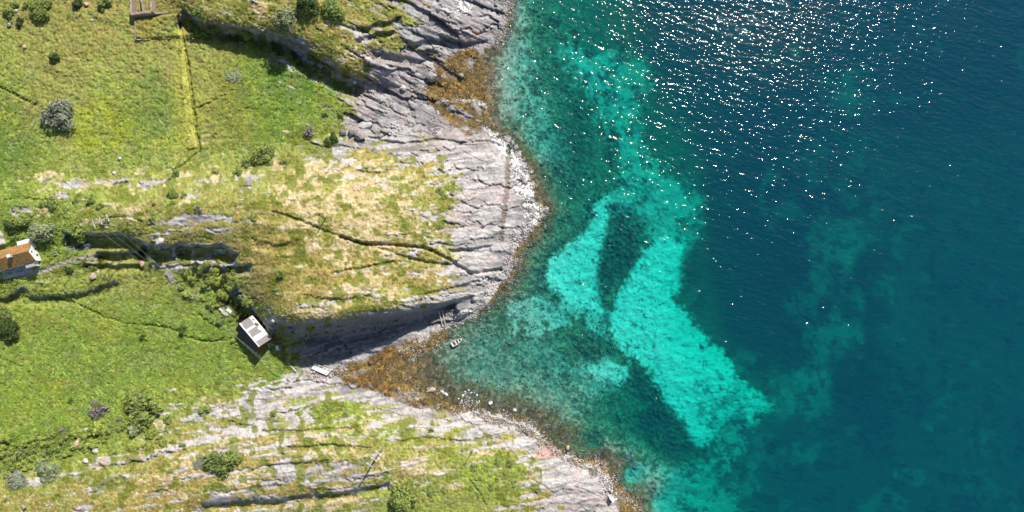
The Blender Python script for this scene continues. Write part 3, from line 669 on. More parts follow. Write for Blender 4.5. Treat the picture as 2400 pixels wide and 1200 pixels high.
mid_s = np.interp(fu, [-9000, 0, 180, 420, 500, 580, 640, 700, 760, 9000], [690, 690, 690, 650, 690, 750, 800, 845, 865, 865])
sou_n = np.interp(fu, [-9000, 0, 250, 400, 600, 720, 9000], [1100, 1100, 1040, 1000, 940, 890, 890])
out_e = np.interp(fv, [-9000, 60, 90, 120, 200, 345], [424, 424, 500, 670, 800, 740])
region = np.zeros(len(quads), int)                       # 0 north meadow
region[(fv < mid_n) & (fu > out_e)] = 1                  # north headland and bay
region[(fv >= mid_n) & (fv < mid_s)] = 2                 # middle headland
region[(fv >= mid_s)] = 3                                # south meadow
region[(fv >= mid_s) & (fu > 700)] = 4
region[fv >= sou_n] = 4                                  # south headland
region[(fk > .5) & (fz_ > -.3) & (fz_ < 2.2)] = 5        # seaweed shore
region[fz_ < -.15] = 6
names = ['meadow_north', 'headland_north', 'headland_middle', 'meadow_south', 'headland_south', 'seaweed_shore', 'seabed']
labels = ['overgrown green and olive meadow in the north west', 'grey slabbed rock headland with turf and cliff in the north', 'broad hill of dry pale turf and grey ledges between the two bays', 'lush green fern meadow around the dark boathouse',
          'long southern ridge of pale striped rock and olive turf', 'tidal flats covered with golden brown seaweed', 'sea bed of pale sand, cobbles and dark weed under the water']
flat_col = np.concatenate([col.reshape(-1, 3), np.ones((NV * NU, 1))], 1).astype(np.float32)
for k, nm in enumerate(names):
    q = quads[region == k]
    used, inv = np.unique(q, return_inverse=True)
    me = array_mesh(nm, CO[used], inv.reshape(-1, 4), GROUND, smooth=True)
    a = me.attributes.new('cover', 'FLOAT_COLOR', 'POINT')
    a.data.foreach_set('color', np.ascontiguousarray(flat_col[used]).ravel())
    o = link(bpy.data.objects.new(nm, me))
    tag(o, labels[k], nm.split('_')[0], kind='structure')
# the sea itself: a closed body of water with its surface at zero
s = 3500.0
sv = np.array([(-s, -s, -60), (s, -s, -60), (s, s, -60), (-s, s, -60), (-s, -s, 0), (s, -s, 0), (s, s, 0), (-s, s, 0)], float)
sf = np.array([(0, 3, 2, 1), (4, 5, 6, 7), (0, 1, 5, 4), (1, 2, 6, 5), (2, 3, 7, 6), (3, 0, 4, 7)])
sea = link(bpy.data.objects.new('sea', array_mesh('sea', sv, sf, SEA)))
tag(sea, 'clear turquoise to deep blue sea with glittering wavelets', 'sea', kind='structure')
# ------------------------------------------------------------------ mesh kit
class MB:
    def __init__(self): self.v, self.f = [], []
    def add(self, vs, fs):
        b = len(self.v); self.v += [tuple(p) for p in vs]; self.f += [tuple(b + i for i in q) for q in fs]; return self
    def box(self, c, size, ax=None, jit=0.0):
        """box centred at c, size along the axes ax (3 vectors)"""
        ax = ax or (V3((1,0,0)), V3((0,1,0)), V3((0,0,1)))
        c = V3(c); vs = []
        for sz in (-1, 1):
            for sx, sy in ((-1,-1),(1,-1),(1,1),(-1,1)):
                p = c + ax[0]*(sx*size[0]/2) + ax[1]*(sy*size[1]/2) + ax[2]*(sz*size[2]/2)
                if jit: p = p + V3((random.uniform(-jit,jit), random.uniform(-jit,jit), random.uniform(-jit,jit)))
                vs.append(p)
        return self.add(vs, [(0,3,2,1),(4,5,6,7),(0,1,5,4),(1,2,6,5),(2,3,7,6),(3,0,4,7)])
    def bar(self, p0, p1, w, h):
        p0, p1 = V3(p0), V3(p1); d = (p1 - p0); L = d.length; d.normalize()
        s = d.cross(V3((0,0,1))); s = s.normalized() if s.length > 1e-4 else V3((1,0,0))
        return self.box((p0 + p1) / 2, (L, w, h), (d, s, s.cross(d)))
    def tube(self, pts, rad, n=7):
        rad = rad if isinstance(rad, (list, tuple)) else [rad] * len(pts)
        b = len(self.v); pts = [V3(p) for p in pts]
        for k, p in enumerate(pts):
            d = (pts[min(k+1, len(pts)-1)] - pts[max(k-1, 0)]).normalized()
            s = d.cross(V3((0,0,1))); s = s.normalized() if s.length > 1e-3 else V3((1,0,0)); t = s.cross(d)
            for i in range(n):
                a = 2*math.pi*i/n; self.v.append(tuple(p + (s*math.cos(a) + t*math.sin(a))*rad[k]))
        for k in range(len(pts)-1):
            for i in range(n):
                j = (i+1) % n
                self.f.append((b+k*n+i, b+k*n+j, b+(k+1)*n+j, b+(k+1)*n+i))
        self.f.append(tuple(b+i for i in range(n))[::-1]); self.f.append(tuple(b+(len(pts)-1)*n+i for i in range(n)))
        return self
    def mesh(self, name, mat, smooth=False):
        me = bpy.data.meshes.new(name); me.from_pydata(self.v, [], self.f); me.update()
        if smooth: me.polygons.foreach_set('use_smooth', np.ones(len(me.polygons), bool))
        me.materials.append(mat); return me
    def build(self, name, mat, parent=None, origin=None, smooth=False):
        if origin is not None:
            o0 = V3(origin); self.v = [tuple(V3(p) - o0) for p in self.v]
        o = link(bpy.data.objects.new(name, self.mesh(name, mat, smooth)), parent)
        if origin is not None and parent is None: o.location = origin
        return o
def empty(name, loc, label, cat, group=None):
    o = link(bpy.data.objects.new(name, None)); o.location = loc; o.empty_display_size = .3
    return tag(o, label, cat, group)
def part(mb, name, mat, root, smooth=False):
    """world-space geometry becomes a child of the thing's root"""
    return mb.build(name, MATS[mat] if isinstance(mat, str) else mat, root, origin=root.location, smooth=smooth)

def subpart(mb, name, mat, root, par, smooth=False):
    """sub-part: geometry in world space, parent is a part whose own origin equals the root's"""
    return mb.build(name, MATS[mat] if isinstance(mat, str) else mat, par, origin=root.location, smooth=smooth)

plain('white_paint', (.74,.73,.70), .55, .06, 1.5)
plain('old_white', (.62,.60,.56), .7, .12, 2.5)
plain('grey_felt', (.215,.20,.198), .9, .1, 2.0)
plain('shaded_felt', (.055,.052,.055), .85, .18, 1.5)  # roof felt facing away from the sun, shade painted into its colour
plain('red_boards', (.20,.035,.028), .75, .2, 2.0)
plain('grey_wood', (.30,.27,.235), .8, .2, 3.0)
plain('dark_wood', (.075,.055,.042), .8, .2, 3.0)
plain('pale_wood', (.55,.52,.46), .7, .14, 3.0)
plain('brown_wood', (.20,.10,.06), .8, .2, 3.0)
plain('stone', (.33,.30,.28), .9, .2, 1.2)
plain('stone_pale', (.48,.46,.44), .85, .12, 1.2)
plain('stone_dark', (.17,.16,.16), .9, .2, 1.2)
plain('stone_pink', (.42,.33,.30), .9, .16, 1.2)
plain('stone_rust', (.36,.20,.09), .9, .2, 1.0, c2=(.5,.44,.38))
plain('stone_wall', (.34,.265,.205), .92, .22, 2.2)
plain('concrete', (.44,.42,.40), .9, .12, 1.5)
plain('roof_turf', (.34,.15,.055), .95, .4, .5, c2=(.16,.13,.04), bump=.5)
plain('glass_dark', (.03,.035,.04), .15, .1, 2.0)
plain('steel', (.45,.46,.47), .45, .08, 4.0, metal=.6)
plain('rope', (.55,.55,.42), .8, .1, 4.0)
plain('rope_blue', (.08,.18,.35), .8, .1, 4.0)
plain('wire', (.32,.40,.36), .5, .05, 4.0)
plain('orange_plastic', (.75,.22,.05), .5, .1, 3.0)
plain('tarp_blue', (.10,.13,.22), .6, .2, 1.6)
plain('boat_floor', (.10,.06,.055), .7, .2, 3.0)
plain('boat_hull', (.66,.64,.63), .45, .06, 2.0)
plain('bark', (.16,.13,.10), .9, .2, 3.0)

# ------------------------------------------------------------------ boathouse
def boathouse():
    zf = 5.0; wall, rise, hw, over = 3.3, 3.2, 3.2, .3
    zr = zf + wall + rise
    A, B = air(561.5, 757.5, zr), air(608.0, 812.5, zr)
    ax = (B - A); L = ax.length; ax.normalize()
    right = V3((ax.y, -ax.x, 0)); right = right if right.x > 0 else -right        # towards the sunlit slope
    C0 = (A + B) / 2; base = V3((C0.x, C0.y, zf - .3)); up = V3((0,0,1))
    root = empty('boathouse', base, 'dark boathouse with a patched grey and white roof above the cove', 'boathouse')
    P = lambda a, r, h: base + ax*a + right*r + up*(h + .3)
    hl = L/2 - .25
    w = MB()                                                                        # board walls with gables
    w.add([P(-hl,-hw,-.3),P(hl,-hw,-.3),P(hl,hw,-.3),P(-hl,hw,-.3),P(-hl,-hw,wall),P(hl,-hw,wall),P(hl,hw,wall),P(-hl,hw,wall),P(-hl,0,wall+rise-.1),P(hl,0,wall+rise-.1)],
          [(0,1,5,4),(2,3,7,6),(1,2,6,9,5),(3,0,4,8,7),(0,3,2,1)])
    part(w, 'wall', 'red_boards', root)
    d = MB(); d.box(P(hl+.03, -.2, 1.05), (.06,1.9,2.1), (ax,right,up)); dr = part(d, 'door', 'dark_wood', root)
    h = MB(); h.box(P(hl+.09, .5, 1.0), (.06,.06,.2), (ax,right,up)); subpart(h, 'handle', 'steel', root, dr)
    for a in (-2.6, 1.6):
        m = MB(); m.box(P(a, hw+.03, 1.35), (.9,.06,.8), (ax,right,up)); wi = part(m, 'window', 'white_paint', root)
        g = MB(); g.box(P(a, hw+.065, 1.35), (.7,.03,.6), (ax,right,up)); subpart(g, 'pane', 'glass_dark', root, wi)
    for k in range(12):                                                             # gable cladding
        m = MB(); r = -hw + .25 + k*(2*hw-.5)/11; top = wall + rise*(1-abs(r)/hw) - .25
        m.box(P(hl+.02, r, top/2), (.05,.36,top), (ax,right,up)); part(m, 'board', 'red_boards', root)
    slope = V3((0,0,0)); e = hw + over
    def sheet(a0, a1, r0, r1, lift, th, mat, name, jag=0):
        """roof sheet between along-ridge a0..a1 and across r0..r1 (sign = slope)"""
        sg = 1 if r1 > 0 else -1
        q = lambda a, r, l: P(a, r, wall + rise*(1 - abs(r)/hw)) + V3((0,0,1))*l
        n = 5; top, bot = [], []
        for i in range(n+1):
            a = a0 + (a1-a0)*i/n
            rr0 = r0 + (random.uniform(-jag, jag) if jag else 0); rr1 = r1 - sg*(random.uniform(0, jag*2) if jag else 0)
            top += [q(a, rr0, lift+th), q(a, rr1, lift+th)]; bot += [q(a, rr0, lift), q(a, rr1, lift)]
        N = len(top); fs = []
        for i in range(n):
            fs += [(2*i,2*i+1,2*i+3,2*i+2),(N+2*i,N+2*i+2,N+2*i+3,N+2*i+1),(2*i,2*i+2,N+2*i+2,N+2*i),(2*i+1,N+2*i+1,N+2*i+3,2*i+3)]
        fs += [(0,N,N+1,1),(2*n,2*n+1,N+2*n+1,N+2*n)]
        return part(MB().add(top+bot, fs), name, mat, root)
    s0 = -L/2
    sheet(s0, L/2, 0, e, .02, .07, 'old_white', 'roof_slope')                       # white boards bare where the felt is gone
    sheet(s0, L/2, -e, 0, .02, .07, 'shaded_felt', 'roof_slope')
    for f0, f1, jg in ((0,.30,.22),(.37,.63,.22),(.80,1.0,.05)):                    # three remaining felt sheets
        sheet(s0 + L*f0, s0 + L*f1, .16, e*.80 if jg > .1 else e, .10, .02, 'grey_felt', 'felt_sheet', jg)
    sheet(s0 + L*.63, s0 + L*.80, .6, e*.5, .11, .02, 'white_paint', 'roof_patch', .08)
    sheet(s0 + L*.30, s0 + L*.37, .3, e*.6, .11, .02, 'white_paint', 'roof_patch', .08)
    sheet(s0 + L*.26, s0 + L*.40, e*.74, e*.94, .115, .02, 'dark_wood', 'roof_hole_shade', .2)  # dark sheets laid on the roof, painting the shade inside two holes
    sheet(s0 + L*.12, s0 + L*.17, e*.8, e*.95, .115, .02, 'dark_wood', 'roof_hole_shade', .1)
    for k in range(5):
        sheet(s0 + L*k/5 + .02, s0 + L*(k+1)/5 - .02, -e, -.1, .10, .02, 'shaded_felt', 'felt_sheet')
    rc = MB(); rc.bar(P(-L/2,0,wall+rise+.14), P(L/2,0,wall+rise+.14), .34, .06); part(rc, 'ridge_board', 'white_paint', root)
    for sg in (-1, 1):
        for a in (-L/2, L/2):
            m = MB(); m.bar(P(a, sg*e, wall + rise*(1-e/hw)+.02), P(a, 0, wall+rise+.02), .06, .22); part(m, 'barge_board', 'red_boards', root)
    for r in (-2.4, 2.4):
        for a in (-hl+.5, hl-.5):
            m = MB(); m.box(P(a, r, -.5), (.5,.5,.9), (ax,right,up), .05); part(m, 'foundation_stone', 'stone', root)
boathouse()

# ------------------------------------------------------------------ house with the rust-coloured turf roof, cut by the left edge
def house():
    zf = 12.6; wall, rise, hw, L = 3.1, 2.3, 2.75, 13.0
    E, W = air(66.5, 588.5, zf+wall+rise), air(0, 606.5, zf+wall+rise)
    ax = (E - W).normalized(); base = V3((E.x, E.y, zf)) - ax*.35
    south = V3((ax.y, -ax.x, 0)); up = V3((0,0,1))
    root = empty('house', base, 'white house with rust coloured turf roof and chimney at the left edge', 'house')
    P = lambda a, s_, h: base - ax*a + south*s_ + up*h
    w = MB(); w.add([P(0,-hw,-.4),P(L,-hw,-.4),P(L,hw,-.4),P(0,hw,-.4),P(0,-hw,wall),P(L,-hw,wall),P(L,hw,wall),P(0,hw,wall),P(0,0,wall+rise-.08),P(L,0,wall+rise-.08)],
                    [(0,1,5,4),(2,3,7,6),(1,2,6,9,5),(3,0,4,8,7),(0,3,2,1)]); part(w, 'wall', 'white_paint', root)
    e = hw + .3
    for sg in (-1, 1):
        m = MB(); q = lambda a, s_, l: P(a, s_, wall + rise*(1-abs(s_)/hw) + l)
        n, k = 26, 8; top = []
        for i in range(n+1):
            for j in range(k+1):
                top.append(q(-.3 + (L+.3)*i/n, sg*e*j/k, .2 + random.uniform(-.05,.07)))
        bot = [V3(p) - up*.2 for p in top]; N = len(top); fs = []
        for i in range(n):
            for j in range(k):
                a = i*(k+1)+j; fs.append((a,a+1,a+k+2,a+k+1)); fs.append((N+a,N+a+k+1,N+a+k+2,N+a+1))
        for i in range(n):
            a = i*(k+1)+k; fs.append((a, N+a, N+a+k+1, a+k+1))
        for j in range(k):
            fs.append((j, N+j, N+j+1, j+1))
        part(m.add(top+bot, fs), 'roof_slope', 'roof_turf', root)
    c = MB(); c.box(P(5.0, .1, wall+rise+.45), (.75,.75,1.5), (ax,south,up)); ch = part(c, 'chimney', 'concrete', root)
    c = MB(); c.box(P(5.0, .1, wall+rise+1.25), (.95,.95,.12), (ax,south,up)); subpart(c, 'chimney_cap', 'white_paint', root, ch)
    for s_, h_ in ((-.95,1.5),(.95,1.5),(0,3.6)):
        m = MB(); m.box(P(-.02, s_, h_), (.08,.85,1.1 if h_ < 3 else .7), (ax,south,up)); wi = part(m, 'window', 'white_paint', root)
        g = MB(); g.box(P(-.06, s_, h_), (.05,.62,.85 if h_ < 3 else .5), (ax,south,up)); subpart(g, 'pane', 'glass_dark', root, wi)
    for a in (7.6, 10.0):
        m = MB(); m.box(P(a, hw+.03, 1.6), (1.0,.07,1.1), (ax,south,up)); wi = part(m, 'window', 'white_paint', root)
        g = MB(); g.box(P(a, hw+.075, 1.6), (.76,.03,.86), (ax,south,up)); subpart(g, 'pane', 'glass_dark', root, wi)
    # entrance porch on the shaded side
    pc = MB(); pc.add([P(1.0,hw,-.3),P(3.4,hw,-.3),P(3.4,hw+1.3,-.3),P(1.0,hw+1.3,-.3),P(1.0,hw,2.5),P(3.4,hw,2.5),P(3.4,hw+1.3,2.2),P(1.0,hw+1.3,2.2)],[(0,1,5,4),(1,2,6,5),(2,3,7,6),(3,0,4,7),(4,5,6,7)])
    pr = part(pc, 'porch', 'white_paint', root)
    m = MB(); m.add([P(.85,hw-.0,2.62),P(3.55,hw-.0,2.62),P(3.55,hw+1.5,2.27),P(.85,hw+1.5,2.27),P(.85,hw,2.72),P(3.55,hw,2.72),P(3.55,hw+1.5,2.37),P(.85,hw+1.5,2.37)],[(0,3,2,1),(4,5,6,7),(0,1,5,4),(1,2,6,5),(2,3,7,6),(3,0,4,7)]); subpart(m, 'porch_roof', 'concrete', root, pr)
    m = MB(); m.box(P(2.2, hw+1.33, .95), (.9,.06,1.9), (ax,south,up)); subpart(m, 'door', 'grey_wood', root, pr)
    # low annexe on the north side, white flat roof
    m = MB(); m.box(P(2.3, -hw-.75, .9), (4.2,1.5,2.6), (ax,south,up)); an = part(m, 'annexe', 'old_white', root)
    m = MB(); m.box(P(2.3, -hw-.78, 2.28), (4.5,1.75,.14), (ax,south,up)); subpart(m, 'annexe_roof', 'white_paint', root, an)
    for k in range(9):
        m = MB(); m.box(P(4.2 + k*1.0, hw+1.4, -.12), (.94,2.3,.3), (ax,south,up)); part(m, 'terrace_slab', 'concrete', root)
house()

def gabled_shed():
    zf = ground(2, 560); base = on(-6, 560)
    root = empty('outbuilding', base, 'small white roofed outbuilding at the left edge north of the house', 'shed')
    ax, so, up = V3((.96,.26,0)).normalized(), V3((.26,-.96,0)).normalized(), V3((0,0,1))
    P = lambda a, s_, h: base + ax*a + so*s_ + up*h
    w = MB(); w.add([P(-2,-2,-.5),P(2,-2,-.5),P(2,2,-.5),P(-2,2,-.5),P(-2,-2,2.1),P(2,-2,2.1),P(2,2,2.1),P(-2,2,2.1),P(-2,0,3.2),P(2,0,3.2)],[(0,1,5,4),(2,3,7,6),(1,2,6,9,5),(3,0,4,8,7)]); part(w, 'wall', 'old_white', root)
    for sg in (-1, 1):
        m = MB(); m.add([P(-2.3,0,3.3),P(2.3,0,3.3),P(2.3,sg*2.35,1.98),P(-2.3,sg*2.35,1.98),P(-2.3,0,3.42),P(2.3,0,3.42),P(2.3,sg*2.35,2.1),P(-2.3,sg*2.35,2.1)],[(0,1,2,3),(4,7,6,5),(0,4,5,1),(1,5,6,2),(2,6,7,3),(3,7,4,0)]); part(m, 'roof_slope', 'white_paint', root)
    m = MB(); m.box(P(2.03,0,.9), (.06,.9,1.8), (ax,so,up)); part(m, 'door', 'grey_wood', root)
gabled_shed()

# ------------------------------------------------------------------ stone ruin
def rough_wall(p0, p1, th, h0, h1, seg=.8):
    """one dry-stone wall as a continuous bumpy mesh between two ground points"""
    p0, p1 = V3(p0), V3(p1); d = (p1-p0); L = d.length; d.normalize(); s = V3((-d.y, d.x, 0)).normalized()
    n = max(3, int(L/seg)); prof = [(-.5,-.4),(-.52,.35),(-.46,.72),(-.42,1.0),(0,1.03),(.42,1.0),(.46,.72),(.52,.35),(.5,-.4)]
    m = MB(); vs = []
    for i in range(n+1):
        c = p0 + d*(L*i/n); hh = h0 + (h1-h0)*i/n + random.uniform(-.14,.14)
        for a, b in prof:
            vs.append(c + s*(a*th + random.uniform(-.08,.08)) + V3((0,0,b*hh + random.uniform(-.06,.06))) + d*random.uniform(-.1,.1))
    k = len(prof); fs = []
    for i in range(n):
        for j in range(k-1):
            a = i*k+j; fs.append((a, a+1, a+k+1, a+k))
    fs.append(tuple(range(k))); fs.append(tuple(range(n*k, n*k+k))[::-1])
    return m.add(vs, fs)
def ruin():
    zf = 9.2; g = lambda u, v: V3((*ray(u, v, zf+1.6), zf))
    root = empty('stone_ruin', g(335, 10), 'roofless stone ruin with two grassy rooms at the top edge', 'ruin')
    for a, b, th, h0, h1 in (((309,-46),(311,36),.85,2.3,2.8),((311,36),(357,30),.8,2.8,2.4),((357,30),(355,-46),1.0,2.4,2.6),((309,-46),(355,-46),.8,1.7,2.0),((337,31),(332,6),.6,1.5,1.7),((332,6),(326,-20),.6,1.7,1.2)):
        part(rough_wall(g(*a), g(*b), th, h0, h1), 'wall', 'stone_wall', root)
    part(rough_wall(g(361,29.5), V3((*ray(397, 27, zf+.6), zf-.3)), .6, 1.2, .5), 'wall', 'stone_wall', root)
ruin()
def retaining_wall():
    a, b, c = on(318, 50, -.35), on(319, 94, -.35), on(352, 93, -.35)
    root = empty('retaining_wall', b, 'low stone corner wall of the grassy plot below the ruin', 'wall')
    part(rough_wall(a, b, .35, .8, .95), 'wall_side', 'stone', root); part(rough_wall(b + V3((.25,0,0)), c, .35, .95, .6), 'wall_side', 'stone', root)
retaining_wall()

# ------------------------------------------------------------------ power line: two portal masts, three wires, small poles
def portal_mast(f1, f2, t1, t2, hgt, label, axis=None):
    """two-legged wooden mast: feet at ground pixels f1, f2"""
    a, b = on(*f1), on(*f2); z0 = max(a.z, b.z) + hgt
    root = empty('portal_mast', (a+b)/2, label, 'power mast', 'wooden portal masts of the power line')
    ta, tb = V3((a.x, a.y, z0)), V3((b.x, b.y, z0))
    part(MB().tube([a - V3((0,0,.6)), ta], [.17,.12]), 'leg', 'grey_wood', root); part(MB().tube([b - V3((0,0,.6)), tb], [.17,.12]), 'leg', 'grey_wood', root)
    d = (tb-ta).normalized(); mid = (ta+tb)/2 - V3((0,0,.35))
    s = V3((-d.y, d.x, 0))
    for k in (-.16, .16):
        part(MB().bar(mid - d*2.5 + s*k, mid + d*2.5 + s*k, .1, .2), 'crossarm', 'pale_wood', root)
    part(MB().bar(a + V3((0,0,z0-a.z-4)), b + V3((0,0,z0-b.z-1.2)), .08, .12), 'brace', 'grey_wood', root)
    part(MB().bar(a + V3((0,0,z0-a.z-1.2)), b + V3((0,0,z0-b.z-4)), .08, .12), 'brace', 'grey_wood', root)
    ends = []
    for k in (-2.15, 0, 2.15):
        c = mid + d*k
        for sg in (-1, 1):
            part(MB().tube([c + s*(sg*.2), c + s*(sg*.55), c + s*(sg*1.15)], [.05,.09,.05], 6), 'insulator', 'white_paint', root)
        ends.append((c + s*1.15, c - s*1.15))
    return ends
m1 = portal_mast((300,520),(279,531),None,None,11.5,'two legged wooden mast standing on the ledge above the house')
m2 = portal_mast((899,1046),(887,1062),None,None,11.0,'two legged wooden mast with white insulators on the southern ridge')
def span(p, q, sag, n=24, r=.012):
    return MB().tube([p + (q-p)*(i/n) - V3((0,0,sag*4*(i/n)*(1-i/n))) for i in range(n+1)], r, 4)
pick = lambda e, toward: min(e, key=lambda p: (p - toward).length)
ca, cb = m1[1][0], m2[1][0]
e1 = sorted((pick(e, cb) for e in m1), key=lambda p: p.x - p.y); e2 = sorted((pick(e, ca) for e in m2), key=lambda p: p.x - p.y)
for k, (p, q) in enumerate(zip(e1, e2)):
    o = span(p, q, 2.2).build('power_line_wire', MATS['wire'], None, origin=p)
    tag(o, ['lower left wire of the three spanning from mast to mast', 'middle wire of the three spanning from mast to mast over the boathouse', 'upper right wire of the three spanning from mast to mast'][k], 'wire', 'power line wires')
far1 = sorted((max(e, key=lambda p: (p - cb).length) for e in m1), key=lambda p: p.x - p.y)
far2 = sorted((max(e, key=lambda p: (p - ca).length) for e in m2), key=lambda p: p.x - p.y)

def small_pole(u, v, h, mat, label, r=.13, guy=None):
    b = on(u, v); root = empty('pole', b, label, 'pole')
    part(MB().tube([b - V3((0,0,.5)), b + V3((.06,.03,h))], [r, r*.75]), 'shaft', mat, root)
    part(MB().bar(b + V3((-.55,.25,h-.25)), b + V3((.55,-.25,h-.25)), .1, .12), 'crossarm', mat, root)
    for k in (-.45, .45):
        part(MB().tube([b + V3((k,-k*.45,h-.2)), b + V3((k,-k*.45,h+.05))], [.06,.04], 6), 'insulator', 'white_paint', root)
    if guy: part(MB().tube([b + V3((0,0,h*.85)), on(*guy)], .02, 4), 'guy_wire', 'wire', root)
small_pole(764, 511, 8.0, 'dark_wood', 'dark wooden pole beside the gully crossing the middle headland', .16, (744,524))
small_pole(1107, 1055, 7.0, 'brown_wood', 'reddish wooden pole on the southern headland near the shore', .14)
small_pole(682, 376, 4.2, 'grey_wood', 'short grey pole on the turf north of the hilltop', .11)
small_pole(886, 712, 2.4, 'grey_wood', 'thin stake on the brink of the shaded cliff', .07)
small_pole(658, 1190, 3.0, 'grey_wood', 'short grey post by the dark ledge at the bottom edge', .09)

# ------------------------------------------------------------------ landing, planks and gear by the cove
def landing():
    c = [on(729,864), on(739,852), on(776,868), on(767.5,883)]; zt = max(p.z for p in c) + .75
    q = [V3((*ray(u, v, zt), zt)) for u, v in ((729,864),(739,852),(776,868),(767.5,883))]
    root = empty('boat_landing', V3((sum(p.x for p in c)/4, sum(p.y for p in c)/4, zt-1.2)), 'white timber landing stage on the stones at the head of the cove', 'landing stage')
    along, across = (q[2]-q[1]).normalized(), (q[0]-q[1]).normalized(); up = V3((0,0,1)); L, Wd = (q[2]-q[1]).length, (q[0]-q[1]).length
    O = q[1]
    P = lambda a, s_, h=0: O + along*a + across*s_ + up*h
    n = 13
    for k in range(n):                                                              # deck boards
        m = MB(); a = (k+.5)*L/n; m.box(P(a, Wd*.68, .0), (L/n-.03, Wd*.62, .06), (along,across,up), .008); part(m, 'deck_board', 'white_paint', root)
    for s_ in (.06, Wd*.36, Wd-.06):
        part(MB().bar(P(0,s_,-.12), P(L,s_,-.12), .14, .16), 'beam', 'old_white', root)
    for a in (.1, L*.28, L*.55, L*.8, L-.1):
        part(MB().bar(P(a,.0,-.02), P(a,Wd*.37,-.02), .16, .12), 'joist', 'white_paint', root)
    for a in (.15, L*.5, L-.15):
        for s_ in (.15, Wd-.15):
            part(MB().tube([P(a,s_,-1.6), P(a,s_,-.1)], .1), 'pile', 'grey_wood', root)
    for a, s_ in ((.2,.1),(1.2,.1)):
        part(MB().tube([P(a,s_,-.2), P(a,s_,1.0)], .05), 'rail_post', 'old_white', root)
    part(MB().bar(P(.2,.1,1.0), P(1.2,.1,1.0), .06, .06), 'rail', 'old_white', root)
    part(MB().box(P(L*.86,Wd*.7,.09), (.35,.28,.12), (along,across,up)), 'cleat', 'grey_wood', root)
    return P, L, Wd
P_, L_, W_ = landing()
def plank(p0, p1, w, th, mat, label, lift=.06, name='plank', cat='plank', group=None):
    a, b = on(*p0), on(*p1); a.z += lift; b.z += lift
    return tag(MB().bar(a, b, w, th).build(name, MATS[mat], None, origin=(a+b)/2), label, cat, group)
def tapered(p0, p1, r0, r1, mat, label, name, cat, lift=.12, group=None):
    a, b = on(*p0), on(*p1); a.z += lift; b.z += lift; n = 8
    pts = [a + (b-a)*(i/n) + V3((random.uniform(-.04,.04), random.uniform(-.04,.04), 0)) for i in range(n+1)]
    return tag(MB().tube(pts, [r0+(r1-r0)*i/n for i in range(n+1)], 8).build(name, MATS[mat], None, origin=(a+b)/2, smooth=True), label, cat, group)
tapered((675,850),(695,871),.10,.30,'pale_wood','white tapering spar lying from the shade into the sun beside the ferns','spar','spar',.25)
tapered((1200,1054),(1222,1078),.09,.14,'pale_wood','bleached driftwood log, the left of two on the southern shore rocks','driftwood_log','log',.15)
tapered((1233,1054),(1258,1072),.14,.09,'pale_wood','bleached driftwood log, the right of two on the southern shore rocks','driftwood_log','log',.15)
tapered((169,25),(181,42),.14,.2,'grey_wood','weathered fallen log in the meadow near the top edge','fallen_log','log',.2)
tapered((105,536),(114,548),.16,.24,'grey_wood','leaning bare tree stub on the lawn by the house','tree_stub','log',.5)
tapered((735,845),(740,852),.05,.05,'old_white','thin white pole leaning at the landing stage, upper end','spare_pole','pole',.7)
tapered((757,856),(771,858),.06,.06,'old_white','thin white pole lying along the upper side of the landing stage','spare_pole','pole',.5)
for k, (a, b, t) in enumerate((((654,823),(660,811),'left of the two pale planks beside the white box'),((657,824),(662,814),'right of the two pale planks beside the white box'),((665,815),(666,823),'short upright-lying plank right of the paired planks'),((677,839),(680,831),'short plank lying in the shade above the white spar'),((625,830),(633,823),'green-grey plank lying below the boathouse gable'),((691,819),(698,817),'short pale plank alone on the shaded rock'),((616,820),(625,815),'thin plank close to the boathouse gable'))):
    plank(a, b, .24, .08, 'grey_wood' if k > 3 else 'old_white', t, .1)
def crate():
    c = on(651, 815, .3); root = empty('storage_box', c - V3((0,0,.3)), 'white rectangular box standing in the shade right of the boathouse', 'box')
    d = V3((.18,-.98,0)).normalized(); s_ = V3((.98,.18,0)).normalized(); up = V3((0,0,1))
    part(MB().box(c, (1.5,.9,.6), (d,s_,up)), 'body', 'old_white', root); part(MB().box(c+up*.35, (1.6,1.0,.1), (d,s_,up)), 'lid', 'white_paint', root)
crate()
def trestle():
    A, B, Cc = on(629,805,.5), on(644,807,.5), on(632,814,.5)
    root = empty('timber_frame', on(634,808), 'triangular pale timber frame at the lower corner of the boathouse', 'frame')
    for a, b in ((A,B),(B,Cc),(Cc,A)): part(MB().bar(a, b, .18, .12), 'beam', 'old_white', root)
    for a in (A,B,Cc): part(MB().tube([a, a - V3((0,0,.7))], .06), 'leg', 'grey_wood', root)
trestle()
def gangway():
    pts = [on(611,769,1.0), on(622,781,.95), on(630,788,.8), on(634,796,.6)]
    root = empty('upturned_skiff', on(622,782), 'old blue grey narrow skiff leaning along the eaves of the boathouse', 'skiff')
    m = MB(); vs = []; prof = [(-.5,0),(-.42,.22),(0,.34),(.42,.22),(.5,0)]; n = 10
    ax = (pts[-1]-pts[0]); L = ax.length; ax.normalize(); s_ = V3((-ax.y, ax.x, 0)).normalized()
    for i in range(n+1):
        t = i/n; c = pts[0] + ax*(L*t); w = max(.04, math.sin(math.pi*min(1, .08+t*.95))**.5)
        for a, b in prof: vs.append(c + s_*a*w*.9 + V3((0,0,b*w*.9)))
    fs = [(i*5+j, i*5+j+1, i*5+j+6, i*5+j+5) for i in range(n) for j in range(4)]
    part(m.add(vs, fs), 'hull', 'tarp_blue', root, True); part(MB().bar(pts[0]+V3((0,0,.33)), pts[-1]+V3((0,0,.33)), .06, .08), 'keel', 'grey_wood', root)
gangway()
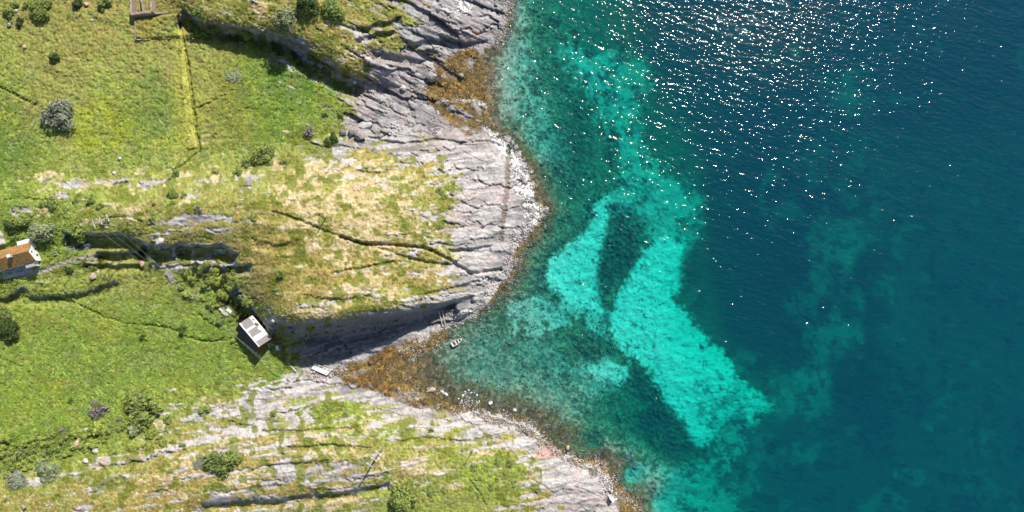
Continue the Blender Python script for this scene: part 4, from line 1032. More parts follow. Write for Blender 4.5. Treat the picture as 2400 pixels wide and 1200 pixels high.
def slip_track():
    root = empty('slipway_track', on(664,836), 'short rusty slipway track on the shaded rock below the boathouse', 'slipway')
    for d in (-2.2, 2.2): part(MB().bar(on(664+d,822,.15), on(664+d,848,.15), .14, .16), 'rail', 'brown_wood', root)
    for k in range(7): part(MB().bar(on(660.5,823+k*4,.08), on(667.5,823+k*4,.08), .22, .1), 'sleeper', 'dark_wood', root)
slip_track()
tag(MB().tube([on(686,838,.1), on(700,845,.1), on(714,853,.15), P_(0,W_*.7,.05)], .035, 5).build('rope', MATS['rope_blue'], None, origin=on(700,845)), 'thin blue rope running over shaded rock to the landing stage', 'rope')

# boarding rails, mooring line, buoy and rowing boat
for (a, b, lab) in (((1029,729),(1038,765),'left of the two white rails running from the cliff down to the water'),((1037,727),(1045,766),'right of the two white rails running from the cliff down to the water')):
    p, q = on(*a, .5), V3((*ray(b[0], b[1], .45), .45))
    r_ = empty('boarding_rail', p, lab, 'rail', 'boarding rails at the cove')
    part(MB().bar(p, q, .22, .2), 'beam', 'pale_wood', r_)
    part(MB().tube([q - (q-p).normalized()*.4, V3((q.x, q.y, -1.2))], .09), 'post', 'dark_wood', r_)
    part(MB().tube([(p+q)/2, V3(((p.x+q.x)/2, (p.y+q.y)/2, -.5))], .08), 'post', 'dark_wood', r_)
bz = .15
p0, p1, p2 = on(1027,742,.5), V3((*ray(1060, 772, .9), .9)), V3((*ray(1088, 799, .05), .05))
tag(MB().tube([p0, V3((*ray(1043, 756, .8), .8)), p1, V3((*ray(1080, 791, .35), .35)), p2], .045, 5).build('mooring_line', MATS['rope'], None, origin=p0), 'pale mooring line stretched from the rails past the bow to the buoy', 'line')
def buoy():
    c = V3((*ray(1090, 801, .12), .12)); root = empty('buoy', c, 'small orange mooring buoy floating by the bow of the boat', 'buoy')
    m = MB(); prof = [(.0,-.36),(.26,-.26),(.36,0),(.28,.24),(.1,.36),(.06,.48),(0,.5)]; n = 10; vs = []
    for r_, h in prof:
        for i in range(n): vs.append(c + V3((r_*math.cos(2*math.pi*i/n), r_*math.sin(2*math.pi*i/n), h)))
    fs = [(k*n+i, k*n+(i+1)%n, (k+1)*n+(i+1)%n, (k+1)*n+i) for k in range(len(prof)-1) for i in range(n)]
    part(m.add(vs, fs), 'float', 'orange_plastic', root, True)
    part(MB().tube([c + V3((0,0,.42)), c + V3((.1,0,.6)), c + V3((0,.1,.48))], .03, 5), 'eye', 'steel', root)
buoy()
def rowing_boat():
    st, bw = V3((*ray(1058.6, 808.6, .4), 0)), V3((*ray(1082.4, 794.6, .5), 0))
    ax = (bw-st); L = ax.length; ax.normalize(); side = V3((-ax.y, ax.x, 0)); up = V3((0,0,1)); mid = (st+bw)/2
    root = empty('rowing_boat', V3((mid.x, mid.y, 0)), 'small pale rowing boat moored in the green cove', 'boat')
    sta = [(0,.66,.42),(.18,.78,.42),(.4,.84,.42),(.6,.78,.45),(.78,.58,.5),(.9,.32,.56),(1.0,.03,.62)]
    def shell(inset, dz, nm, mat):
        vs = []; prof = [(1,1),(.96,.55),(.72,.0),(.3,-.3),(0,-.36),(-.3,-.3),(-.72,.0),(-.96,.55),(-1,1)]
        for t, hb, fb in sta:
            tt = t*(1-inset*.06) + inset*.03; hbw = max(.02, hb - inset*.09)
            for a, b in prof: vs.append(st + ax*(L*tt) + side*(a*hbw) + up*(max(b*fb, b*.42) + (dz if b < .9 else 0)))
        k = len(prof); fs = [(i*k+j, i*k+j+1, (i+1)*k+j+1, (i+1)*k+j) for i in range(len(sta)-1) for j in range(k-1)]
        fs.append(tuple(range(k)))
        return part(MB().add(vs, fs), nm, mat, root, False)
    shell(0, 0, 'hull', 'boat_hull'); shell(1, .12, 'inner_hull', 'boat_floor')
    g = MB()
    for sg in (-1, 1):
        for (t0, h0, f0), (t1, h1, f1) in zip(sta[:-1], sta[1:]):
            g.bar(st + ax*(L*t0) + side*(sg*max(.03,h0-.03)) + up*(f0+.03), st + ax*(L*t1) + side*(sg*max(.03,h1-.03)) + up*(f1+.03), .12, .07)
    part(g, 'gunwale', 'white_paint', root)
    for t, hb in ((.08,.66),(.40,.76),(.66,.64)):
        part(MB().box(st + ax*(L*t) + up*.3, (.34,hb*2,.06), (ax,side,up)), 'thwart', 'white_paint', root)
    part(MB().box(st + ax*.03 + up*.3, (.08,1.28,.5), (ax,side,up)), 'transom', 'white_paint', root)
    b = MB(); b.add([st+ax*(L*.86)+side*.4+up*.56, st+ax*(L*.86)-side*.4+up*.56, st+ax*(L*.985)+up*.63],[(0,1,2)]); part(b, 'foredeck', 'old_white', root)
    for sg in (-1, 1):
        o = part(MB().tube([st+ax*.5+side*(sg*.3)+up*.4, st+ax*2.5+side*(sg*.36)+up*.4, st+ax*3.0+side*(sg*.37)+up*.4], [.03,.03,.07], 6), 'oar', 'pale_wood', root)
rowing_boat()

# garden: store under the ledge, wall, steps, garden frame
def ledge_store():
    b = on(192, 578); root = empty('log_pile', b, 'heap of dark timber under the ledge beside the white box, east of the house', 'log pile')
    for k in range(16):
        u = 166 + (k % 8)*6.4 + random.uniform(-2,2); v = 578 - (k % 8)*.9 + (k//8)*8 + random.uniform(-2,2)
        a = on(u-7, v+2.5, .25 + .12*(k//8)); c = on(u+8, v-2, .3 + random.uniform(0,.3))
        part(MB().tube([a, c], [.17,.14], 6), 'log', random.choice(['tarp_blue','grey_wood','dark_wood','tarp_blue']), root)
    t = on(208, 575.5, .45); root = empty('garden_box', t - V3((0,0,.5)), 'small white chest beside the dark timber heap under the ledge', 'chest')
    ax, so, up = V3((.97,.2,0)).normalized(), V3((-.2,.97,0)).normalized(), V3((0,0,1))
    part(MB().box(t, (1.8,.95,.9), (ax,so,up)), 'body', 'old_white', root); part(MB().box(t+up*.5, (1.95,1.05,.12), (ax,so,up)), 'lid', 'white_paint', root)
ledge_store()
def steps(pts, w, n, label):
    root = empty('stone_steps', on(*pts[0]), label, 'steps'); p = np.array(pts, float)
    for k in range(n):
        t = (k+.5)/n*(len(p)-1); i = min(int(t), len(p)-2); c = p[i] + (p[i+1]-p[i])*(t-i); d = p[i+1]-p[i]; d = d/np.hypot(*d)
        q = on(c[0], c[1], .12); dv = V3((d[0], -d[1], 0)).normalized(); s_ = V3((-dv.y, dv.x, 0))
        part(MB().box(q, (.62,w,.3), (dv,s_,V3((0,0,1))), .05), 'step', 'stone', root)
steps([(392,636),(402,650),(409,662)], 1.7, 7, 'flight of grey stone steps in the gully below the pale tree')
steps([(440,683),(455,690),(478,694)], 1.2, 5, 'short run of stone steps at the edge of the gully bushes')
def shelter():
    b = on(530, 728); root = empty('sheet_metal_heap', b, 'heap of pale sheets among the bushes above the boathouse', 'heap')
    ax, so, up = V3((.8,-.6,0)).normalized(), V3((.6,.8,0)).normalized(), V3((0,0,1))
    for du, dv, l, w, mat in ((6,-2,2.6,.9,'white_paint'),(-4,6,1.6,.7,'concrete'),(-10,-2,1.5,.6,'old_white'),(2,8,1.2,.8,'stone_pale'),(-6,2,1.3,.8,'concrete'),(-1,-12,1.8,.7,'tarp_blue')):
        c = on(530+du, 728+dv, .55); part(MB().box(c, (l,w,.06), (ax,so,(up+ax*random.uniform(-.2,.2)).normalized())), 'sheet', mat, root)
shelter()
def bench():
    b = on(130, 596); root = empty('garden_bench', b, 'small pale garden bench on the lawn between house and timber heap', 'bench')
    ax, so, up = V3((.98,.15,0)).normalized(), V3((-.15,.98,0)).normalized(), V3((0,0,1))
    for k in range(3): part(MB().box(b+up*.45+so*(k*.17-.17), (2.0,.14,.05), (ax,so,up)), 'seat_slat', 'pale_wood', root)
    part(MB().box(b+up*.75+so*.32, (2.0,.05,.4), (ax,so,up)), 'backrest', 'pale_wood', root)
    for a in (-.8, .8):
        for s_ in (-.2, .25): part(MB().box(b+ax*a+so*s_+up*.15, (.1,.1,.6), (ax,so,up)), 'leg', 'grey_wood', root)
bench()
# ------------------------------------------------------------------ boulders
import bmesh
_stone = {}
def stone_mesh(kind, mat):
    """angular block with chipped faces, unit radius; eight kinds, shared between boulders"""
    if (kind, mat) in _stone: return _stone[(kind, mat)]
    r = random.Random(100 + kind); bm = bmesh.new(); bmesh.ops.create_icosphere(bm, subdivisions=2, radius=1.0)
    planes = [(V3((r.gauss(0,1), r.gauss(0,1), r.gauss(0,.8))).normalized(), r.uniform(.5,.8)) for _ in range(9)]
    for v in bm.verts:
        for n, d in planes:
            k = v.co.dot(n) - d
            if k > 0: v.co -= n * (k * .92)
        v.co += V3((r.uniform(-.04,.04), r.uniform(-.04,.04), r.uniform(-.04,.04)))
    me = bpy.data.meshes.new('boulder'); bm.to_mesh(me); bm.free(); me.materials.append(MATS[mat])
    _stone[(kind, mat)] = me; return me
def boulder(u, v, rpx, mat, label, group=None, el=1.0, h=.62, ang=None, sink=.3, name='boulder'):
    b = on(u, v); r_ = rpx * .14 * (CAM_H - b.z) / CAM_H * 1.12
    o = link(bpy.data.objects.new(name, stone_mesh(random.randrange(8), mat)))
    hz = r_ * h / max(1, el ** .5)
    o.scale = (r_ * el ** .5, r_ / el ** .5, hz); o.location = (b.x, b.y, b.z + hz * (1 - sink) - .05 * r_)
    o.rotation_euler = (random.uniform(-.2,.2), random.uniform(-.2,.2), R(random.uniform(0,360)) if ang is None else R(ang))
    return tag(o, label, 'boulder', group)
def scatter_stones(n, poly, rmin, rmax, mats, label, group, el=1.5, dmin=.85):
    P = np.array(poly, float); lo, hi = P.min(0), P.max(0); got = []
    tries = 0
    while len(got) < n and tries < n*60:
        tries += 1; x, y = random.uniform(lo[0], hi[0]), random.uniform(lo[1], hi[1]); ins = False
        for a, b in zip(P, np.roll(P, -1, 0)):
            if (a[1] > y) != (b[1] > y) and x < (b[0]-a[0])*(y-a[1])/(b[1]-a[1]) + a[0]: ins = not ins
        r_ = rmin + (rmax-rmin)*random.random()**2
        if ins and all(math.hypot(x-p, y-q) > dmin*(r_+s_) for p, q, s_ in got): got.append((x, y, r_))
    for x, y, r_ in got:
        boulder(x, y, r_, random.choice(mats), label, group, random.uniform(1, el))
scatter_stones(44, [(722,872),(738,870),(768,886),(764,896),(748,900),(730,890)], 2, 4.6, ['stone_pink','stone_pale','stone_pink'], 'pinkish angular stone in the pile beneath the white landing stage', 'stones piled under the landing stage')
scatter_stones(34, [(775,866),(800,856),(816,864),(812,880),(786,882),(772,884)], 2.2, 4.4, ['stone_dark','stone','stone_pink'], 'brownish stone in the heap just right of the landing stage', 'stones right of the landing stage')
scatter_stones(13, [(918,288),(928,288),(936,296),(950,294),(948,304),(934,318),(912,316),(916,300)], 3, 6, ['stone_pale','stone','stone_pale'], 'rounded pale stone in the cluster wedged between northern shore slabs', 'pale stones wedged between slabs')
scatter_stones(30, [(1000,294),(1020,290),(1032,298),(1026,312),(1008,312)], 1.8, 3.2, ['stone_dark','stone','stone_dark'], 'small dark stone in the gravel pocket beside the golden seaweed', 'dark stones beside the northern seaweed')
scatter_stones(18, [(890,232),(912,230),(928,236),(922,252),(902,256),(892,246)], 2.2, 4, ['stone_pale','stone'], 'pale stone in the upper cluster on the northern shore slabs', 'pale stones in the upper slab cluster')
scatter_stones(22, [(962,196),(984,192),(996,214),(990,228),(966,222)], 2.2, 4.2, ['stone_dark','stone','stone_pink'], 'grey stone in the rubble below the northern outcrop', 'rubble stones below the northern outcrop')
scatter_stones(14, [(858,200),(884,204),(892,214),(870,220),(858,212)], 2.2, 4, ['stone','stone_pale'], 'grey stone in the notch at the foot of the shaded northern cliff', 'stones in the northern notch')
scatter_stones(30, [(1136,640),(1172,636),(1160,690),(1134,716),(1116,716),(1124,670)], 1.8, 4, ['stone_pale','stone','stone_pale'], 'whitish stone on the dark stony beach at the tip of the middle headland', 'whitish stones at the headland tip')
scatter_stones(30, [(1196,540),(1250,512),(1262,528),(1226,562),(1206,590),(1190,600),(1196,570)], 2, 4.4, ['stone_pale','stone_pale','stone'], 'whitish stone along the east shore below the wide rock slabs', 'whitish stones on the east shore')
scatter_stones(44, [(1064,922),(1100,914),(1128,930),(1124,948),(1096,954),(1070,944)], 1.4, 3.4, ['stone_pale','white_paint','stone_pale'], 'small white stone in the scatter at the south side of the cove', 'white stones at the south side of the cove')
scatter_stones(60, [(1398,1100),(1424,1112),(1442,1140),(1448,1176),(1430,1186),(1412,1150),(1404,1124)], 2.2, 4.4, ['stone_pale','stone_pale','stone'], 'broken pale block in the scree at the south eastern shore', 'scree blocks on the south eastern shore')
big = [(803,312,9,'stone_dark','dark rounded boulder, leftmost in the row above the pale ledge',1.1),(826,313,10,'stone_dark','dark rounded boulder, second in the row above the pale ledge',1.2),(846,318,15,'stone','largest grey boulder in the row above the pale ledge',1.25),
 (882,308,13,'stone','long grey boulder at the right end of the row above the ledge',1.6),(893,320,7,'stone','small grey boulder below the row on the pale ledge',1),(855,297,17,'stone_pale','pale flat slab stone at the turf edge above the boulder row',1.9),
 (1012,181,14,'stone','big smooth grey boulder beside the upper golden seaweed',1.3),(946,208,8,'stone_pale','pale boulder under the shaded northern cliff',1.3),(832,193,5,'white_paint','bright white stone on top of the slab at the fern edge',1.0),(752,155,8,'stone','grey boulder at the foot of the shaded cliff beside the lone bush',1.2),
 (733,147,7,'stone','small grey boulder left of the boulder beside the lone bush',1.2),(1082,178,6,'stone','lone angular stone in the seaweed of the northern bay',1.3),(1004,240,5,'stone_dark','small dark stone at the inner edge of the northern seaweed',1.4),
 (60,112,6,'stone_rust','orange boulder alone in the olive meadow at the left',1.0),(282,372,5,'stone_pale','white boulder alone in the meadow above the rock strip',1.2),(22,58,5,'stone','grey boulder near the left edge below the corner bushes',1.0),(40,26,4.5,'stone_pale','pale stone between the corner bushes at top left',1.0),
 (202,10,6,'stone_rust','pale orange boulder between two bushes at the top edge',1.2),(217,48,4,'stone_pale','pale stone lying near the fallen log',1.3),(268,406,5,'stone_pale','white stone standing at the lower meadow edge',1.0),
 (182,1040,10,'stone_rust','large orange and white boulder in the bushes of the south west',1.2),(225,1055,8,'stone_pale','pale boulder right of the orange one in the south west bushes',1.3),(58,1187,7,'stone','grey boulder on the turf in the lower left corner',1.1),(83,1025,5,'stone_rust','small pinkish boulder at the upper rim of the south west bushes',1.1),
 (43,1062,6,'stone_rust','low reddish boulder half hidden in the south west bushes',1.4),(202,1080,7,'stone_pale','pale boulder where the bushes meet the southern ridge',1.5),(40,1112,4.5,'stone_pale','small white stone beside the grey blue shrub',1.0),(55,1073,4.5,'stone_pale','small pale stone in the middle of the south west bushes',1.0),
 (379,565,10,'stone_pale','bright white boulder on the brink of the shaded ledge',1.3),(335,619,8,'stone_rust','tan boulder just below the pale tree by the wires',1.5),(220,648,8,'stone_pink','pink boulder on the slope under the mast shadow',1.2),
 (868,905,5,'stone_dark','dark boulder lying in the orange seaweed of the cove',1.2),(935,912,5,'stone','grey boulder at the lower rim of the cove seaweed',1.2),(870,850,6,'brown_wood','brown boulder in the upper cove seaweed',1.2),(1149,944,6,'stone_pale','white boulder standing alone in the shallows of the cove',.9),(1206,961,5,'stone_pale','second white boulder alone in the brown shallows to the right',1.0),
 (1037,918,5,'stone_pale','upright white stone left of the white scatter in the cove',1.6),(1045,924,5.5,'stone_pale','slanting white stone just left of the white scatter in the cove',2.0),(1013,913,9,'stone_pink','flat pale pink slab awash in the cove',1.9),(1644,812,5,'stone_dark','dark sunken rock on the bright sand',1.2),
 (1330,1048,6,'stone_rust','round brown boulder in the water off the red rocks',1.0),(642,752,5,'stone_pale','white boulder at the cliff edge above the boathouse',1.3),(676,888,5,'stone_pink','dark pink stone on the rocks below the fern meadow',1.5)]
for u, v, r_, m, lab, el in big:
    boulder(u, v, r_, m, lab, None, el, .75, sink=.32)
def standing_stone():
    b = on(1433, 1166); root = bpy.data.objects.new('standing_block', None); link(root); root.location = b
    tag(root, 'tall white square block casting a long shadow on the south eastern scree', 'block')
    a, s_ = V3((.62,-.78,0)), V3((.78,.62,0))
    part(MB().box(b + V3((0,0,.9)), (1.5,.95,2.4), (a, s_, V3((0,0,1))), .1), 'block', 'white_paint', root)
standing_stone()

# ------------------------------------------------------------------ trees and bushes
def leaf_material(name, c, c2, trans=.22):
    m, nt, out = new_mat(name)
    at = nd(nt, 'ShaderNodeAttribute'); at.attribute_name = 'leaf'
    oi = nd(nt, 'ShaderNodeObjectInfo')
    mx = nd(nt, 'ShaderNodeMix', data_type='RGBA'); mx.inputs[6].default_value = (*c, 1); mx.inputs[7].default_value = (*c2, 1)
    nt.links.new(at.outputs['Fac'], mx.inputs[0])
    rr_ = ramp(nt, oi.outputs['Random'], 0, 1, .82, 1.18)
    sc = nd(nt, 'ShaderNodeVectorMath', operation='SCALE'); nt.links.new(mx.outputs[2], sc.inputs[0]); nt.links.new(rr_.outputs[0], sc.inputs[3])
    df = nd(nt, 'ShaderNodeBsdfPrincipled'); df.inputs['Roughness'].default_value = .6; df.inputs['Specular IOR Level'].default_value = .25; nt.links.new(sc.outputs[0], df.inputs['Base Color'])
    tl = nd(nt, 'ShaderNodeBsdfTranslucent'); nt.links.new(sc.outputs[0], tl.inputs[0])
    ms = nd(nt, 'ShaderNodeMixShader'); ms.inputs[0].default_value = trans
    nt.links.new(df.outputs[0], ms.inputs[1]); nt.links.new(tl.outputs[0], ms.inputs[2]); nt.links.new(ms.outputs[0], out.inputs[0])
    return m
LEAF = {'green': leaf_material('leaf_green', (.135,.19,.04), (.25,.31,.08)), 'bright': leaf_material('leaf_bright', (.18,.24,.04), (.33,.38,.08)), 'pale': leaf_material('leaf_pale', (.18,.22,.10), (.32,.36,.19)),
        'dark': leaf_material('leaf_dark', (.04,.075,.018), (.085,.125,.03)), 'dead': leaf_material('leaf_dead', (.19,.16,.13), (.30,.27,.23)), 'grey': leaf_material('leaf_grey', (.15,.17,.11), (.27,.29,.20))}
def crown_arrays(seed, nleaf, size, blobs, flat):
    g = np.random.default_rng(seed)
    bc = g.normal(size=(blobs, 3)); bc /= np.linalg.norm(bc, axis=1)[:, None]; bc *= (g.random((blobs, 1)) ** .5) * .72
    bc[:, 2] = np.abs(bc[:, 2]) * flat + .12; br = .20 + .20 * g.random(blobs)
    k = g.integers(0, blobs, nleaf); d = g.normal(size=(nleaf, 3)); d /= np.linalg.norm(d, axis=1)[:, None]
    d[:, 2] = np.where(g.random(nleaf) < .75, np.abs(d[:, 2]), d[:, 2])
    c = bc[k] + d * (br[k] * (.65 + .4 * g.random(nleaf)))[:, None] * np.array([1, 1, .85])
    c[:, 2] = np.maximum(c[:, 2], .02)
    nrm = d + g.normal(size=(nleaf, 3)) * .55 + np.array([0, 0, .35]); nrm /= np.linalg.norm(nrm, axis=1)[:, None]
    t = np.cross(nrm, g.normal(size=(nleaf, 3))); t /= np.linalg.norm(t, axis=1)[:, None]; b = np.cross(nrm, t)
    s_ = (size * (.6 + .8 * g.random(nleaf)))[:, None]
    v = np.stack([c - t*s_*1.3, c - b*s_*.7, c + t*s_*1.3, c + b*s_*.7], 1).reshape(-1, 3)
    f = np.arange(nleaf*4).reshape(-1, 4)
    return v, f, np.clip(g.random(nleaf) * .8 + .3 * (c[:, 2] / max(.3, flat)), 0, 1)
_crowns, _trunks = {}, {}
def crown_mesh(var, leafkind, sizecls):
    key = (var, leafkind, sizecls)
    if key not in _crowns:
        nleaf, size = {'s': (380, .10), 'm': (1000, .085), 'l': (2200, .058)}[sizecls]
        if leafkind == 'dead': nleaf = nleaf // 3
        v, f, lv = crown_arrays(900 + var, nleaf, size, {'s': 8, 'm': 15, 'l': 26}[sizecls], .75 if sizecls != 's' else .6)
        me = array_mesh('crown', v, f, LEAF[leafkind])
        a = me.attributes.new('leaf', 'FLOAT', 'FACE'); a.data.foreach_set('value', lv.astype(np.float32))
        _crowns[key] = me
    return _crowns[key]
def trunk_mesh(var):
    if var not in _trunks:
        r_ = random.Random(var); m = MB(); m.tube([(0,0,-.25),(.02,.01,.2),(.05,-.03,.5)], [.07,.055,.035], 6)
        for k in range(6):
            a = 2*math.pi*(k + r_.random()*.6)/6; z0 = r_.uniform(.05,.3); L = r_.uniform(.45,.75)
            m.tube([(0,0,z0), (math.cos(a)*L*.5, math.sin(a)*L*.5, z0+.25), (math.cos(a)*L, math.sin(a)*L, z0+.42)], [.035,.024,.01], 5)
        _trunks[var] = m.mesh('trunk', MATS['bark'], True)
    return _trunks[var]
cnt = [0]
def bush(u, v, rpx, kind, label, group=None, tall=1.0, name='bush', cat='bush'):
    cnt[0] += 1; var = cnt[0] % 5
    z0 = ground(u, v); r_ = rpx * .14 * (CAM_H - z0) / CAM_H * 1.24
    hc = r_ * .6 * tall; p = air(u, v, z0 + hc); zg = ground_at(p.x, p.y)
    root = empty(name, (p.x, p.y, zg - .05), label, cat, group)
    root.rotation_euler = (0, 0, random.uniform(0, 6.28)); root.scale = (r_*random.uniform(.92,1.1), r_*random.uniform(.92,1.1), r_*tall)
    link(bpy.data.objects.new('crown', crown_mesh(var, kind, 's' if rpx < 14 else 'm' if rpx < 24 else 'l')), root)
    link(bpy.data.objects.new('trunk', trunk_mesh(var)), root)
ORD = 'first second third fourth fifth sixth seventh eighth ninth tenth eleventh twelfth thirteenth fourteenth fifteenth sixteenth seventeenth eighteenth nineteenth twentieth'.split()
ORD += ['twenty-' + w for w in ORD[:9]] + ['thirtieth'] + ['thirty-' + w for w in ORD[:9]] + ['fortieth']
LOOK = {'bright': 'bright yellow green', 'green': 'mid green', 'dark': 'dark green', 'dead': 'bare grey', 'pale': 'pale green', 'grey': 'grey green'}
def bush_group(items, group, where, tall):
    """bushes of one group, each told apart by its look and its place from the left"""
    items = sorted(items)
    n_of, tot = {}, {}
    for it in items: tot[it[3]] = tot.get(it[3], 0) + 1
    for u, v, r_, k in items:
        n_of[k] = n_of.get(k, 0) + 1
        which = 'only ' + LOOK[k] + ' bush' if tot[k] == 1 else ORD[n_of[k] - 1] + ' ' + LOOK[k] + ' bush from the left'
        bush(u, v, r_, k, which + ' ' + where, group, tall)
G1 = 'bushes in the top left corner'; G2 = 'bushes along the foot of the northern cliff'; G3 = 'bushes on the turf of the middle ridge'; G4 = 'bushes in the gully above the boathouse'; G5 = 'bright bushes in the south west thicket'; G6 = 'low shrubs on the southern turf'
T = [(128,266,37,'grey','large silvery grey tree standing alone in the meadow',None,1.15,'tree'),(663,43,29,'pale','pale green round tree on the rim of the northern cliff',None,1.2,'tree'),(778,12,25,'green','round green tree at the top edge, right of two',None,1.1,'tree'),(722,4,27,'dark','dark green tree at the top edge between two paler ones',None,1.1,'tree'),
 (325,962,42,'green','largest bushy tree at the south edge of the fern meadow',None,.95,'tree'),(517,1088,36,'green','round dense green tree on the southern ridge slope',None,.9,'tree'),(938,1176,28,'green','round light green tree at the bottom edge',None,1.1,'tree'),(86,538,25,'pale','pale grey green tree on the lawn beside the house',None,1.3,'tree'),
 (180,550,21,'green','loose green tree left of the shaded ledge',None,1.1,'tree'),(352,608,13,'pale','small pale tree under the power wires above the steps',None,1.6,'tree'),(562,694,16,'pale','pale grey green tree in the gully above the boathouse',None,1.7,'tree'),(582,708,15,'green','green tree touching the pale one in the gully',None,1.4,'tree'),
 (743,168,14,'green','lone bush with long shadow at the foot of the northern cliff',None,1.6,'bush'),(310,1010,16,'pale','pale round bush with dark shadow below the largest bushy tree',None,1.4,'bush'),(222,963,23,'dead','half bare grey bush in the lower meadow',None,.9,'bush'),(617,362,27,'green','big bush at the north foot of the hill',None,1.0,'bush'),
 (722,306,17,'dead','grey leafless bush at the fern edge near the northern bay',None,1.0,'bush'),(775,326,17,'dark','dark green bush beside the boulder row',None,1.0,'bush'),(123,134,14,'dark','small dark bush alone in the upper left meadow',None,.9,'bush'),(545,176,20,'pale','patch of large pale leaves in the meadow',None,.35,'bush'),
 (657,640,11,'green','lone small bush with shadow on the brown hillside',None,1.3,'bush'),(425,775,12,'dark','dark lone bush in the fern meadow by the ditch',None,.9,'bush'),(332,788,8,'dark','small dark bush left of the ditch in the fern meadow',None,.9,'bush'),(10,776,25,'dark','dark bush cut by the left edge of the fern meadow',None,1.0,'bush'),(4,738,16,'green','green bush at the left edge above the dark one',None,1.0,'bush'),
 (105,1107,27,'pale','large pale grey green bush in the south west',None,.8,'bush'),(36,1130,25,'grey','low blue grey shrub by the lower left rocks',None,.55,'bush'),(465,490,13,'dead','greyish bush beside the ridge rocks',None,1.1,'bush'),(402,456,18,'green','wide dark green bush on the middle ridge',None,.8,'bush'),(470,1086,17,'grey','low grey green shrub left of the round ridge tree',None,.35,'bush')]
for u, v, r_, k, lab, gp, tl, nm in T: bush(u, v, r_, k, lab, gp, tl, nm, nm)
bush_group(((14,26,14,'green'),(43,52,12,'dark'),(82,20,24,'green'),(105,8,14,'green'),(62,8,12,'bright'),(178,2,14,'dark'),(240,4,17,'green'),(30,8,12,'green')), G1, 'in the top left corner', 1.0)
bush_group(((450,60,14,'green'),(468,78,18,'bright'),(462,28,15,'green'),(490,62,13,'green'),(440,84,10,'green'),(575,74,15,'bright'),(605,105,12,'bright'),(626,118,11,'green'),(655,120,13,'dark'),(672,112,11,'green'),(690,130,12,'dark'),(640,100,12,'dark'),(540,84,13,'dark'),(515,80,10,'green'),(586,96,12,'green'),(695,24,9,'green'),(700,150,10,'dark')), G2, 'at the foot of the northern cliff', 1.0)
bush_group(((410,406,13,'green'),(500,404,10,'green'),(555,404,13,'green'),(575,384,13,'green'),(596,380,12,'dark'),(664,380,9,'green'),(210,468,14,'green'),(230,482,10,'bright'),(175,470,9,'green'),(118,478,14,'green'),(428,458,9,'green'),(405,475,8,'bright'),(359,480,6,'dark'),(55,516,18,'green'),(20,530,17,'dark'),(243,516,12,'green'),(160,632,12,'dark'),(207,628,15,'green'),(760,268,8,'dark'),(798,266,9,'green'),(225,610,10,'dark'),(95,480,9,'green'),(355,510,8,'green'),(30,555,10,'green')), G3, 'on the turf of the middle ridge', 1.0)
gr = random.Random(5)
bush_group(((500,630,14,'bright'),(482,618,10,'bright'),(480,664,13,'green'),(450,656,12,'bright'),(440,690,13,'bright'),(424,672,10,'bright'),(520,690,14,'bright'),(534,672,12,'green'),(505,662,12,'bright'),(550,725,13,'dark'),(590,726,14,'green'),(572,742,12,'dark'),(602,742,11,'bright'),(558,660,12,'green'),(465,700,11,'bright'),(490,716,12,'green'),(512,712,11,'bright'),(536,708,10,'dark'),(598,756,9,'bright'),(560,752,11,'dark'),(540,744,12,'green'),(455,622,11,'dark'),(470,640,11,'dark'),(525,650,11,'dark'),(575,765,10,'green'),(548,800,10,'bright'),(512,752,10,'green'),(430,640,11,'green'),(420,600,9,'dark'),(548,640,10,'green'),(536,628,9,'dark')), G4, 'in the gully above the boathouse', 1.1)
spots = []
while len(spots) < 64:
    u, v = gr.uniform(-8, 250), gr.uniform(1012, 1116)
    if v > 1122 - u*.33 or v < 1030 - u*.09: continue
    r_ = gr.uniform(9, 15)
    if all(math.hypot(u-a, v-b) > .72*(r_+c) for a, b, c in spots): spots.append((u, v, r_))
    elif gr.random() < .004: break
bush_group([(u, v, r_, gr.choice(['bright','bright','green','bright'])) for u, v, r_ in spots], G5, 'in the south west thicket', 1.15)
bush_group(((230,1005,22,'bright'),(252,1012,14,'green'),(350,1018,14,'bright'),(368,1030,11,'bright'),(390,986,12,'green'),(163,942,8,'dark'),(475,962,14,'green'),(143,1010,11,'dead'),(282,1000,14,'green'),(276,986,10,'dead'),(340,1048,13,'bright'),(318,1050,11,'bright'),(300,1052,12,'bright'),(268,1060,11,'bright'),(380,1042,12,'bright'),(405,1036,10,'bright'),(425,1046,9,'green')), 'bushes along the lower rim of the fern meadow', 'on the lower rim of the fern meadow', 0.9)
bush_group(((968,1182,10,'dark'),(1010,1152,11,'green'),(1040,1150,9,'green'),(1110,1095,12,'green'),(1135,1090,11,'bright'),(1165,1085,12,'green'),(1195,1088,11,'green'),(1225,1105,10,'bright'),(1120,1120,11,'bright'),(1180,1115,12,'green'),(1205,1135,10,'green'),(1150,1140,9,'green'),(800,950,10,'bright'),(770,955,9,'green'),(760,962,8,'bright'),(810,975,9,'green'),(700,968,9,'bright'),(680,962,8,'green'),(640,970,9,'bright'),(1030,450,12,'green'),(1050,440,10,'bright'),(1040,462,9,'green'),(1060,428,8,'green'),(738,1200,11,'bright'),(1008,1010,8,'dark')), G6, 'low on the shore turf', 0.55)

